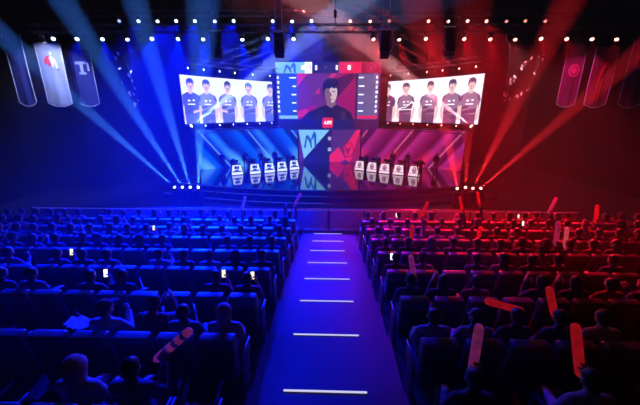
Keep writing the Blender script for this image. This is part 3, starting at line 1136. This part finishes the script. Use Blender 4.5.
def hand(w, d, n, s, curl):
    """palm and five fingers: w wrist, d the way the hand points, n where the palm faces, s toward the thumb"""
    d, n, s = unit(d), unit(n), unit(s)
    pr = [('cap', w - d * .02, w + d * .03, .026, .028, 0)]
    for i, L in enumerate((.074, .084, .078, .060)):
        k = w + d * (.088 - .004 * abs(i - 1)) + s * (.032 - .0215 * i)
        pr.append(('cap', w + d * .02 + s * (.018 - .012 * i), k, .017, .0125, 0))
        d1 = d * math.cos(curl) + n * math.sin(curl)
        d2 = d * math.cos(curl * 2.1) + n * math.sin(curl * 2.1)
        m = k + d1 * L * .52
        pr += [('cap', k, m, .0115, .0105, 0), ('cap', m, m + d2 * L * .5, .0105, .0085, 0)]
    a = w + d * .03 + s * .024
    b = a + unit(d * .55 + s * .8 + n * .35) * .045
    pr += [('cap', a, b, .0165, .0125, 0), ('cap', b, b + unit(d * .8 + s * .25 + n * (.3 + curl * .4)) * .036, .0125, .0095, 0)]
    return pr


def tessellate(pr, n=10, grow=0.):
    mb = MB()
    for p in pr:
        if p[0] == 'cap':
            a, b, ra, rb = V(p[1]), V(p[2]), p[3] + grow, p[4] + grow
            d = b - a
            q = V((0, 0, 1)).rotation_difference(d.normalized()) if d.length > 1e-6 else Quaternion()
            rows = [(ra * math.cos(t), -ra * math.sin(t), 0) for t in (1.2, .8, .4, 0)] + [(rb * math.cos(t), rb * math.sin(t), 1) for t in (0, .4, .8, 1.2)]
            vs, fs = [], []
            for r, z, e in rows:
                for i in range(n):
                    t = 2 * PI * i / n
                    vs.append(a + q @ V((r * math.cos(t), r * math.sin(t), z + (d.length if e else 0))))
            for k in range(len(rows) - 1):
                for i in range(n):
                    j = (i + 1) % n
                    fs.append((k * n + i, k * n + j, (k + 1) * n + j, (k + 1) * n + i))
            fs += [tuple(range(n))[::-1], tuple((len(rows) - 1) * n + i for i in range(n))]
            mb.add(vs, fs)
        else:
            mb.sphere(p[1], [r + grow for r in p[2]], 0, 14, 10, p[4] if len(p) > 4 else None)
    return mb


def remesh(name, pr, voxel, mats, smooth=2, grow=0.):
    """one continuous skin over the overlapping limbs, coloured by the nearest limb"""
    mb = tessellate(pr, grow=grow)
    me0 = bpy.data.meshes.new('tmp')
    me0.from_pydata(mb.v, [], mb.f)
    ob = bpy.data.objects.new('tmp', me0)
    COL.objects.link(ob)
    m = ob.modifiers.new('r', 'REMESH')
    m.mode = 'VOXEL'
    m.voxel_size = voxel
    m.use_smooth_shade = True
    sm = ob.modifiers.new('s', 'SMOOTH')
    sm.factor = .5
    sm.iterations = smooth
    dg = bpy.context.evaluated_depsgraph_get()
    me = bpy.data.meshes.new_from_object(ob.evaluated_get(dg))
    me.name = name
    bpy.data.objects.remove(ob)
    bpy.data.meshes.remove(me0)
    me.materials.clear()
    for q in mats:
        me.materials.append(q)
    n = len(me.polygons)
    c = np.empty(n * 3)
    me.polygons.foreach_get('center', c)
    c = c.reshape(-1, 3)
    best = np.full(n, 1e9)
    idx = np.zeros(n, dtype=np.int32)
    for p in pr:
        if p[0] == 'cap':
            a, b = np.array(p[1]), np.array(p[2])
            d = b - a
            L2 = max(1e-9, d @ d)
            t = np.clip(((c - a) @ d) / L2, 0, 1)
            dist = np.linalg.norm(c - (a + t[:, None] * d), axis=1) - (p[3] + (p[4] - p[3]) * t)
            mi = p[5]
        else:
            q = c - np.array(p[1])
            if len(p) > 4:
                q = q @ np.array(p[4])
            r = np.array(p[2])
            dist = (np.linalg.norm(q / r, axis=1) - 1) * r.min()
            mi = p[3]
        w = dist < best
        best[w] = dist[w]
        idx[w] = mi
    me.polygons.foreach_set('material_index', idx)
    me.polygons.foreach_set('use_smooth', np.ones(n, dtype=bool))
    me.update()
    return me


BODY_MATS = [M['skin'], M['trousers'], M['shoe'], M['eye'], M['lip']]


def make_person(key, seated=True, lean=0., head_pitch=0., head_yaw=0., armR=None, armL=None, long_hair=False, hood=False, cap=False, voxel=.011, legs=None):
    """returns the meshes of a person facing +Y with the origin on the floor below the hips"""
    H = V((0, -.02, .545)) if seated else V((0, 0, .93))
    RL = Matrix.Rotation(-lean, 3, 'X')
    T = lambda p: H + RL @ (V(p) - V((0, -.02, .545)))
    pr, jk = [], []
    # legs
    for s in (-1, 1):
        hip = H + V((s * .092, 0, 0))
        if seated:
            knee, ank = V((s * .115, .43, .545)), V((s * .12, .43, .09))
        else:
            knee, ank = H + V((s * (.10 + .02), .03, -.43)), H + V((s * (.115 + .02), -.02, -.85))
            if legs:
                knee.y += s * legs
                ank.y += s * legs * 1.6
        pr += [('cap', hip, knee, .086, .058, 1), ('cap', knee, ank, .057, .04, 1), ('cap', ank + V((0, -.03, -.045)), ank + V((s * .02, .15, -.055)), .04, .033, 2)]
    pr += [('ell', H + V((0, 0, .01)), (.165, .115, .10), 1)]
    torso = [('ell', T((0, -.035, .70)), (.150, .104, .18), 1), ('ell', T((0, -.05, .90)), (.172, .112, .165), 1),
             ('cap', T((-.145, -.05, .985)), T((.145, -.05, .985)), .062, .062, 1), ('cap', T((0, -.05, 1.0)), T((0, -.04, 1.06)), .07, .055, 1)]
    pr += torso
    jk += torso
    # arms
    grips = {}
    for s, arm in ((1, armR), (-1, armL)):
        sh = T((s * .172, -.05, .985))
        e, w, d, n = arm[:4]
        e, w = V((s * e[0], e[1], e[2])), V((s * w[0], w[1], w[2]))
        d, n = V((s * d[0], d[1], d[2])), V((s * n[0], n[1], n[2]))
        arms = [('cap', sh, e, .052, .042, 0), ('cap', e, w, .041, .028, 0)]
        pr += arms
        jk += [('cap', sh, e, .056, .047, 0), ('cap', e, w.lerp(e, .08), .046, .034, 0)]
        th = unit(d.cross(n)) * (1 if s > 0 else -1)
        curl = 1.15 if len(arm) > 4 else .32
        pr += hand(w + unit(d) * .02, d, n, th, curl)
        grips['R' if s > 0 else 'L'] = (w + unit(d) * .085 + unit(n) * .068, d, n)
    # head
    hc = T((0, .0, 1.19)) + RL @ V((0, 0, 0))
    RH = Matrix.Rotation(head_yaw, 3, 'Z') @ Matrix.Rotation(-head_pitch - lean * .35, 3, 'X')
    h = lambda p: hc + RH @ V(p)
    pr += [('cap', T((0, -.045, 1.03)), h((0, -.025, -.05)), .056, .052, 0),
           ('ell', h((0, -.008, .02)), (.076, .094, .097), 0, RH), ('ell', h((0, .022, -.052)), (.056, .066, .064), 0, RH),
           ('cap', h((0, .088, .012)), h((0, .108, -.018)), .010, .015, 0), ('cap', h((-.02, .080, -.052)), h((.02, .080, -.052)), .009, .009, 4)]
    for s in (-1, 1):
        pr += [('ell', h((s * .079, -.004, -.008)), (.012, .024, .032), 0, RH), ('ell', h((s * .031, .080, .012)), (.015, .012, .009), 3, RH)]
    body = remesh(key + '_body', pr, voxel, BODY_MATS)
    jacket = remesh(key + '_jacket', jk + ([('ell', h((0, -.035, .03)), (.100, .112, .125), 0, RH), ('cap', T((0, -.07, 1.02)), h((0, -.06, -.05)), .085, .09, 0)] if hood else []), .014, [M['trousers']], 2, .013)
    hr = [('ell', h((0, -.026, .036)), (.087, .100, .095), 0, RH), ('ell', h((0, -.052, -.02)), (.076, .062, .078), 0, RH)]
    if long_hair:
        hr += [('cap', h((0, -.07, 0)), T((0, -.13, 1.02)), .075, .06, 0), ('cap', h((.05, -.03, 0)), T((.06, -.10, 1.03)), .04, .035, 0), ('cap', h((-.05, -.03, 0)), T((-.06, -.10, 1.03)), .04, .035, 0)]
    hair = remesh(key + '_hair', hr, .012, [M['hair']], 2)
    extra = None
    if cap:
        extra = remesh(key + '_cap', [('ell', h((0, -.022, .062)), (.096, .108, .085), 0, RH), ('ell', h((0, .11, .055)), (.075, .08, .014), 0, RH)], .011, [M['trousers']], 2)
    return dict(body=body, jacket=jacket, hair=hair, cap=extra, grips=grips)


LAP = ((.205, .04, .76), (.13, .27, .70), (-.35, .9, -.12), (0, -.1, -1))
CHEST = ((.205, .10, .80), (.07, .30, .98), (-.25, .3, .9), (-1, .1, .1))
PHONE = ((.205, .10, .77), (.07, .33, .90), (-.25, .35, .9), (-.55, -.8, .2), 'grip')
UP = ((.205, .12, 1.16), (.19, .20, 1.41), (-.05, .15, 1.), (-.3, .9, .1), 'grip')
LOW = ((.205, .10, .80), (.18, .24, .99), (-.05, .15, 1.), (-.3, .9, .1), 'grip')
UPL = ((.205, .15, 1.10), (.19, .28, 1.33), (-.05, .25, 1.), (-.3, .9, .1), 'grip')
REST = ((.205, -.0, .75), (.16, .24, .73), (-.05, 1, -.15), (0, -.1, -1))
CHIN = ((.20, .22, .79), (.08, .20, 1.02), (-.2, -.2, 1), (-.4, -.9, .1))
VAR = dict(
    rest=(make_person('rest', armR=REST, armL=REST), 'hands resting'),
    lap=(make_person('lap', armR=LAP, armL=LAP, head_pitch=-.2, lean=-.05), 'hands in lap'),
    turn=(make_person('turn', armR=REST, armL=LAP, head_yaw=.7, long_hair=True), 'head turned'),
    phone=(make_person('phone', armR=PHONE, armL=LAP, head_pitch=-.15), 'holding a phone'),
    stick=(make_person('stick', armR=UP, armL=LAP), 'right arm raised'),
    stickl=(make_person('stick_low', armR=LOW, armL=LAP, head_yaw=.1), 'right hand raised'),
    clap=(make_person('clap', armR=CHEST, armL=CHEST, long_hair=True), 'hands together'),
    lean=(make_person('lean', lean=.38, armR=((.20, .40, .80), (.07, .60, .93), (-.2, .1, 1), (-1, 0, 0)), armL=((.20, .40, .80), (.07, .60, .93), (-.2, .1, 1), (-1, 0, 0))), 'leaning forward'),
    hood=(make_person('hood', armR=LAP, armL=LAP, hood=True, head_pitch=-.25), 'hood up'),
    cap=(make_person('cap', armR=PHONE, armL=LAP, cap=True, head_yaw=-.4), 'cap on'),
    cheer=(make_person('cheer', armR=UPL, armL=UPL), 'both arms raised'),
)


def person(v, loc, rz, jk, label, group, mats=None):
    t = empty('person', loc, rz, label, 'person', group)
    child('body', v['body'], t)
    j = child('jacket', v['jacket'], t)
    j.material_slots[0].link = 'OBJECT'
    j.material_slots[0].material = jk
    child('hair', v['hair'], t)
    if v['cap']:
        c = child('cap', v['cap'], t)
        c.material_slots[0].link = 'OBJECT'
        c.material_slots[0].material = M['carpet']
    return t


# ------------------------------------------------------------------ auditorium seats
def bulge(mb, c, s, bev, seg=3, rot=None, mat=0):
    mb.box(c, s, mat, rot, bev, seg)


SW = .56
mb = MB()
RB = Matrix.Rotation(math.radians(8), 4, 'X')
mb.box((0, -.285, .70), (.47, .105, .64), 0, RB, .035, 3)
mb.box((0, -.325, .955), (.47, .17, .21), 0, RB, .04, 4)
ME_BACK = mb.mesh('backrest', M['seat'])
mb = MB()
mb.box((0, -.345, .62), (.43, .03, .58), 0, RB, .012, 2)
ME_SHELL = mb.mesh('back_shell', M['plastic'])
mb = MB()
mb.box((0, .06, .385), (.47, .50, .11), 0, Matrix.Rotation(math.radians(2), 4, 'X'), .035, 3)
ME_CUSH = mb.mesh('seat_cushion', M['seat'])
ME_ARM = []
for s in (-1, 1):
    mb = MB()
    mb.box((s * .257, -.02, .625), (.042, .44, .04), 0, None, .014, 2)
    mb.box((s * .257, -.06, .31), (.03, .30, .60), 0, None, .01, 2)
    mb.box((s * .257, -.06, .012), (.04, .38, .022), 0, None, .006, 1)
    ME_ARM.append(mb.mesh('armrest', M['plastic']))


def seat(loc, rz, label, group):
    t = empty('auditorium_seat', loc, rz, label, 'seat', group)
    child('seat_cushion', ME_CUSH, t)
    child('backrest', ME_BACK, t)
    child('back_shell', ME_SHELL, t)
    for m in ME_ARM:
        child('armrest', m, t)
    return t


mb = MB()
mb.box((0, 0, 0), (.076, .009, .155), bev=.004)
ME_PHONE = mb.mesh('phone', M['plastic'])
ME_PSCR = {}
for k in ('phone', 'phone_warm'):
    mb = MB()
    mb.box((0, -.0055, 0), (.068, .002, .144))
    ME_PSCR[k] = mb.mesh('screen', M[k])


def phone(loc, rot, mat, label, sc=1.):
    t = bpy.data.objects.new('phone', ME_PHONE)
    COL.objects.link(t)
    t.location = loc
    t.rotation_euler = rot
    tag(t, label, 'phone', 'phones in the audience')
    child('screen', ME_PSCR[mat], t)
    return t


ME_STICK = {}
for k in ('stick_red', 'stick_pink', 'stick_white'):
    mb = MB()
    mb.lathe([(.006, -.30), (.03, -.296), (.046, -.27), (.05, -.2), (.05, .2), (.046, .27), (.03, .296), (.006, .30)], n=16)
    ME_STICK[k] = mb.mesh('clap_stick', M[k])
mb = MB()
mb.tube((0, 0, -.325), (0, 0, -.298), .008, .012, n=8)
ME_VALVE = mb.mesh('valve', M['em_white'])
mb = MB()
for z in (-.12, .02, .16):
    mb.lathe([(.0505, z), (.0512, z + .005), (.0512, z + .05), (.0505, z + .055)], n=16)
ME_STRIPE = mb.mesh('printed_band', M['em_white'])


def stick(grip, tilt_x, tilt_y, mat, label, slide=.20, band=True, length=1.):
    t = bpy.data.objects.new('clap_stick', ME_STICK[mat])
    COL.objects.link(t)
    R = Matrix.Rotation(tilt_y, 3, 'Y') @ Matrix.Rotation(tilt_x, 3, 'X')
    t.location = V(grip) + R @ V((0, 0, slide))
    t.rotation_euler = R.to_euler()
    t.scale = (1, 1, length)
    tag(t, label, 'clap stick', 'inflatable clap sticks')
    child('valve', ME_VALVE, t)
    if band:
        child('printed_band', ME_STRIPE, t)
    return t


# ------------------------------------------------------------------ the audience
X0 = AISLE + .02 + SW / 2
rng = random.Random(11)
SHORT = {6: 'front row by barrier', 5: 'second row from barrier', 4: 'third row from barrier', 3: 'fourth row from barrier',
         2: 'fifth row from barrier', 1: 'sixth row from barrier', 0: 'seventh row from barrier', -1: 'hindmost row'}
# (side, row, seat) -> pose, or None for an empty seat
FIX = {(-1, 0, 1): 'hood', (-1, 0, 2): 'lap', (-1, 0, 3): 'lean', (-1, 0, 4): 'cap', (-1, 0, 5): None, (-1, 0, 6): None,
       (-1, 1, 1): 'phone', (-1, 1, 2): 'phone', (-1, 1, 3): None, (-1, 1, 4): None, (-1, 1, 5): 'turn', (-1, 1, 6): 'phone', (-1, 1, 7): None,
       (-1, -1, 1): None, (-1, -1, 2): 'stickl', (-1, -1, 3): 'hood', (-1, -1, 4): None,
       (1, 0, 1): 'lap', (1, 0, 2): 'turn', (1, 0, 3): 'stickl', (1, 0, 4): 'stickl', (1, 0, 5): 'rest',
       (1, 1, 1): 'stickl', (1, 1, 3): 'rest', (1, 1, 4): None, (1, 2, 1): 'phone', (1, 3, 2): 'stickl', (1, 3, 5): 'stickl', (1, 3, 9): 'stickl', (1, 2, 7): 'cheer',
       (1, -1, 1): 'stickl', (1, -1, 2): None, (1, -1, 3): 'stickl', (1, -1, 4): None, (1, 4, 3): 'stick', (1, 5, 6): 'stick', (1, 5, 11): 'stick', (1, 6, 8): 'stick',
       (1, 4, 12): 'cheer', (-1, 5, 4): 'cheer', (-1, 6, 1): 'cheer', (-1, 4, 8): 'phone', (1, 6, 3): 'phone', (-1, 3, 12): 'clap'}
WEIGHTS = (['rest'] * 4 + ['lap'] * 4 + ['turn'] * 3 + ['phone'] * 2 + ['clap'] * 2 + ['lean'] * 3 + ['hood'] + ['cap'])
STICKS = {(-1, -1, 2): ('stick_pink', -.1, .85), (1, 0, 3): ('stick_red', -.05, -1.32), (1, 0, 4): ('stick_red', .1, -.42), (1, 1, 1): ('stick_pink', 0., -.22), (1, 3, 2): ('stick_red', 0, .05),
          (1, 3, 5): ('stick_red', 0, .12), (1, 3, 9): ('stick_white', 0, -.12), (1, 2, 7): ('stick_pink', 0, -.1), (1, -1, 1): ('stick_pink', -.2, .1), (1, -1, 3): ('stick_red', -.3, -.1),
          (1, 4, 3): ('stick_red', 0, .3), (1, 5, 6): ('stick_red', 0, -.3), (1, 5, 11): ('stick_pink', 0, .25), (1, 6, 8): ('stick_red', 0, -.3), (1, 4, 12): ('stick_red', 0, -.15),
          (-1, 5, 4): ('stick_white', 0, .3), (-1, 6, 1): ('stick_pink', 0, .45)}
for r in range(-1, 7):
    Y = ROW_Y[r] + .31
    z = ROW_Z[r]
    depth = Y * math.cos(PITCH) + (6.6 - z - .9) * math.sin(PITCH)
    for sx, side in ((-1, 'left'), (1, 'right')):
        for i in range(1, 24):
            x = sx * (X0 + SW * (i - 1))
            px, py = px_of((x, Y - .3, z + 1.0))
            if px < -24 or px > 664:
                break
            loc = V((x, Y, z + .001))
            where = f'{ORD[i]} seat {side} of aisle, {SHORT[r]}'
            seat(loc, 0, f'black leather auditorium seat, {ORD[i]} {side} of the aisle, {SHORT[r]}', 'auditorium seats')
            key = (sx, r, i)
            pose = FIX[key] if key in FIX else (rng.choice(WEIGHTS) if rng.random() < .86 else None)
            if pose is None:
                continue
            v, what = VAR[pose]
            cn, cm = rng.choice(JACKETS)
            if key in ((-1, -1, 3), (-1, 0, 4)):
                cn, cm = JACKETS[4]
            rz = rng.uniform(-.03, .03) if pose not in ('stick', 'stickl', 'cheer') else 0
            ploc = loc + V((0, rng.uniform(.0, .05), 0))
            person(v, ploc, rz, cm, f'{cn.replace(" ", "-")}-jacketed person, {what}, {where}', 'audience')
            Rz = Matrix.Rotation(rz, 3, 'Z')
            if pose == 'phone':
                g, d, n = v['grips']['R']
                warm = rng.random() < .25 or key in ((-1, 1, 2),)
                if key in FIX or rng.random() < .18:
                    phone(ploc + Rz @ g + V((-.01, .035, .05)), (-.25, 0, rz + .15), 'phone_warm' if warm else 'phone',
                          f'lit phone held up in {where}')
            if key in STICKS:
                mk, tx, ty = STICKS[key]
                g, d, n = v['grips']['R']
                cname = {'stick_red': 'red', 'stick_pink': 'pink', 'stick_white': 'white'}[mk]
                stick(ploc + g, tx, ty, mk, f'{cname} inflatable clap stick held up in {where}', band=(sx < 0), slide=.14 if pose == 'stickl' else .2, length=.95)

# crinkled silver paper held by the person in the cap
c = V((-(X0 + SW * 3) - .42, ROW_Y[0] + .31 + .02, ROW_Z[0] + 1.13))
mb = MB()
vs, fs = [], []
N = 14
for j in range(5):
    for i in range(N + 1):
        a = -.95 + 1.9 * i / N
        rr = .07 + .19 * j / 4
        vs.append((rr * math.sin(a), (.018 if i % 2 else -.018) * (j / 4) - .02, rr * math.cos(a)))
for j in range(4):
    for i in range(N):
        k = j * (N + 1) + i
        fs.append((k, k + 1, k + N + 2, k + N + 1))
o = len(vs)
vs += [(x, y + .004, zz) for x, y, zz in vs]
fs += [tuple(q + o for q in f[::-1]) for f in fs]
mb.add(vs, fs)
fan = empty('folding_fan', c, 0.1, 'pleated silver fan held upright beside the person in a cap', 'fan')
fan.rotation_euler = (.1, PI - .1, .1)
mb.build('pleated_paper', M['paper'], fan)
mb = MB()
for i in range(0, N + 1, 2):
    a = -.95 + 1.9 * i / N
    mb.tube((0, -.02, 0), (.08 * math.sin(a), -.02, .08 * math.cos(a)), .004, n=5)
mb.tube((0, -.03, 0), (0, .0, 0), .008, n=8)
mb.build('ribs', M['plastic'], fan)

# ------------------------------------------------------------------ desks and players on the stage
mb = MB()
bw, tw, hh = .53, .38, .90
front = [(-bw, -.30, .02), (bw, -.30, .02), (tw, -.12, hh), (-tw, -.12, hh)]
back = [(-bw, .32, .02), (bw, .32, .02), (tw, .32, hh), (-tw, .32, hh)]
mb.prism(front, back)
ME_DBODY = mb.mesh('body', M['black'])
mb = MB()
mb.box((0, .10, hh + .02), (.80, .52, .035), bev=.01)
ME_DTOP = mb.mesh('desk_top', M['plastic'])


def desk_front(kind):
    fw, fe = (S_['deskw'], S_['deske']) if kind == 'blue' else (S_['deskr'], S_['deskf'])
    lerp = lambda a, b, t: a + (b - a) * t

    def S(a, b, o):
        hw = lerp(bw, tw, b) * .94
        return V((a * hw, lerp(-.30, -.12, b) - .004 - o, lerp(.02, hh, b)))
    F = Flat(S)
    F.rect(-1, .03, 1, .97, fw)
    if kind == 'blue':
        F.poly([(-.85, .27), (.85, .27), (.72, .42), (.40, .38), (.30, .52), (-.30, .52), (-.42, .38), (-.75, .44)], fe)
        F.poly([(-.5, .58), (.5, .58), (.58, .93), (.25, .80), (-.2, .9), (-.58, .80)], fe)
    else:
        F.ring(0, .58, .20, .30, fe, asp=1.5)
        F.poly([(-.3, .75), (0, .62), (.3, .75), (.2, .5), (0, .40), (-.2, .5)], fe)
        F.poly([(-.9, .30), (-.3, .26), (.9, .32), (.9, .26), (-.9, .24)], fe, True)
    q = F.mb.mesh('front_panel', F.mats)
    return q


ME_DF = {k: desk_front(k) for k in ('blue', 'red')}
mb = MB()
mb.box((0, 0, .235), (.42, .035, .24), bev=.01)
ME_MON = mb.mesh('monitor', M['plastic'])
mb = MB()
mb.box((0, .03, .082), (.05, .04, .14))
mb.box((0, .03, .006), (.24, .18, .012), bev=.004)
ME_MST = mb.mesh('stand', M['metal'])
# gaming chair
mb = MB()
mb.box((0, -.27, .80), (.50, .10, .78), 0, Matrix.Rotation(.14, 4, 'X'), .045, 3)
for s in (-1, 1):
    mb.box((s * .22, -.22, .78), (.08, .14, .50), 0, Matrix.Rotation(.14, 4, 'X'), .03, 2)
ME_GB = mb.mesh('backrest', M['seat'])
mb = MB()
mb.box((0, .04, .395), (.50, .48, .09), 0, None, .04, 3)
ME_GS = mb.mesh('seat_cushion', M['seat'])
mb = MB()
mb.tube((0, 0, .09), (0, 0, .345), .035)
for k in range(5):
    a = 2 * PI * k / 5
    mb.tube((0, 0, .09), (.27 * math.cos(a), .27 * math.sin(a), .06), .025, .018)
    mb.sphere((.27 * math.cos(a), .27 * math.sin(a), .031), .03)
ME_GP = mb.mesh('swivel_base', M['metal'])
KEYB = ((.24, .12, .80), (.15, .34, .93), (-.15, 1, -.1), (0, -.1, -1))
PLY = [make_person('player_a', armR=KEYB, armL=KEYB, head_pitch=-.1, voxel=.014), make_person('player_b', armR=KEYB, armL=KEYB, head_yaw=.3, lean=.08, voxel=.014)]
HANG = ((.235, .0, 1.12), (.225, .07, .90), (-.02, .1, -1), (-1, 0, 0))
FOLD = ((.24, .08, 1.13), (-.05, .20, 1.18), (-1, .05, .1), (0, -1, 0))
FOLD2 = ((.24, .09, 1.10), (-.02, .245, 1.12), (-1, .05, .1), (0, -1, 0))
HEADSET = ((.30, .10, 1.30), (.15, .10, 1.52), (-.3, -.1, 1), (-1, 0, 0))
STD = [make_person('stand_a', seated=False, armR=HANG, armL=HANG, voxel=.014), make_person('stand_b', seated=False, armR=FOLD, armL=FOLD2, head_yaw=-.3, voxel=.014),
       make_person('stand_c', seated=False, armR=HANG, armL=HEADSET, legs=.06, head_yaw=.2, voxel=.014)]


def stage_pt(px, py, z=STAGE_Z):
    d = RM @ V(((px - 320) / F_PX, -(py - 202.5) / F_PX, -1))
    return CAM + d * ((z - CAM.z) / d.z)


for kind, spots, stands in (('blue', ((236.8, 174.6), (254.6, 173.6), (268.8, 172.4), (281.2, 170.9), (293.4, 169.4)),
                             ((223, 169.8, 0, 'at the outer end of'), (245.8, 169.0, 2, 'between first and second of'), (261.3, 168.0, 1, 'between second and third of'), (275.2, 166.6, 0, 'between third and fourth of'))),
                            ('red', ((414.5, 176.0), (399.0, 174.6), (385.2, 173.2), (372.6, 171.6), (360.4, 170.0)),
                             ((435, 171.4, 0, 'at the outer end of'), (406.8, 170.2, 1, 'between first and second of'), (419.4, 179.6, 2, 'in front of the outermost of'), (392.0, 168.6, 0, 'between second and third of')))):
    sx = -1 if kind == 'blue' else 1
    pa, pb = stage_pt(*spots[0]), stage_pt(*spots[-1])
    along = (pb - pa) if sx < 0 else (pa - pb)
    rz = math.atan2(along.y, along.x)          # desk fronts look toward the audience
    for k, (px, py) in enumerate(spots):
        p = stage_pt(px, py)
        p.z = STAGE_Z + .002
        fwd = Matrix.Rotation(rz, 3, 'Z')
        nm = ('outermost', 'second', 'middle', 'fourth', 'innermost')[k]
        t = empty('player_desk', p, rz, f'{nm} glowing desk of the {kind} team counted inward from the side', 'desk', f'desks of the {kind} team')
        child('body', ME_DBODY, t)
        child('desk_top', ME_DTOP, t)
        child('front_panel', ME_DF[kind], t)
        m = empty('monitor', p + fwd @ V((0, .0, hh + .041)), rz, f'black monitor on the {nm} {kind} desk', 'monitor', f'monitors of the {kind} team')
        child('display', ME_MON, m)
        child('stand', ME_MST, m)
        q = p + fwd @ V((0, .95, 0))
        t = empty('gaming_chair', q, rz + PI, f'black gaming chair behind the {nm} {kind} desk', 'chair', 'gaming chairs on the stage')
        child('backrest', ME_GB, t)
        child('seat_cushion', ME_GS, t)
        child('swivel_base', ME_GP, t)
        person(PLY[k % 2], q + V((0, 0, .012)), rz + PI, JACKETS[3 if sx < 0 else 0][1], f'player in dark jersey seated behind the {nm} {kind} desk', 'players on the stage')
    for (px, py, vi, where) in stands:
        p = stage_pt(px, py)
        p.z = STAGE_Z + .004
        person(STD[vi], p, PI + rz * .6, JACKETS[0][1], f'person in black standing {where} the {kind} desks', 'people standing on the stage')

# ------------------------------------------------------------------ haze and picture settings
w = bpy.data.worlds.new('world')
SC.world = w
w.use_nodes = True
nt = w.node_tree
nt.nodes.clear()
out = nt.nodes.new('ShaderNodeOutputWorld')
bg = nt.nodes.new('ShaderNodeBackground')
bg.inputs['Color'].default_value = (0, 0, 0, 1)
vs = nt.nodes.new('ShaderNodeVolumeScatter')
vs.inputs['Color'].default_value = (1, 1, 1, 1)
vs.inputs['Density'].default_value = .0058
vs.inputs['Anisotropy'].default_value = .0
nt.links.new(bg.outputs[0], out.inputs['Surface'])
nt.links.new(vs.outputs[0], out.inputs['Volume'])
try:
    w.cycles.volume_sampling = 'MULTIPLE_IMPORTANCE'
    w.cycles.homogeneous_volume = True
except Exception:
    pass
SC.cycles.volume_bounces = 0
SC.cycles.max_bounces = 5
SC.cycles.diffuse_bounces = 2
SC.cycles.glossy_bounces = 3
SC.cycles.sample_clamp_indirect = 4
SC.cycles.use_denoising = True
vw = SC.view_settings
vw.view_transform = 'Standard'
vw.look = 'None'
vw.exposure = 0.
vw.gamma = 1.
vw.use_curve_mapping = False
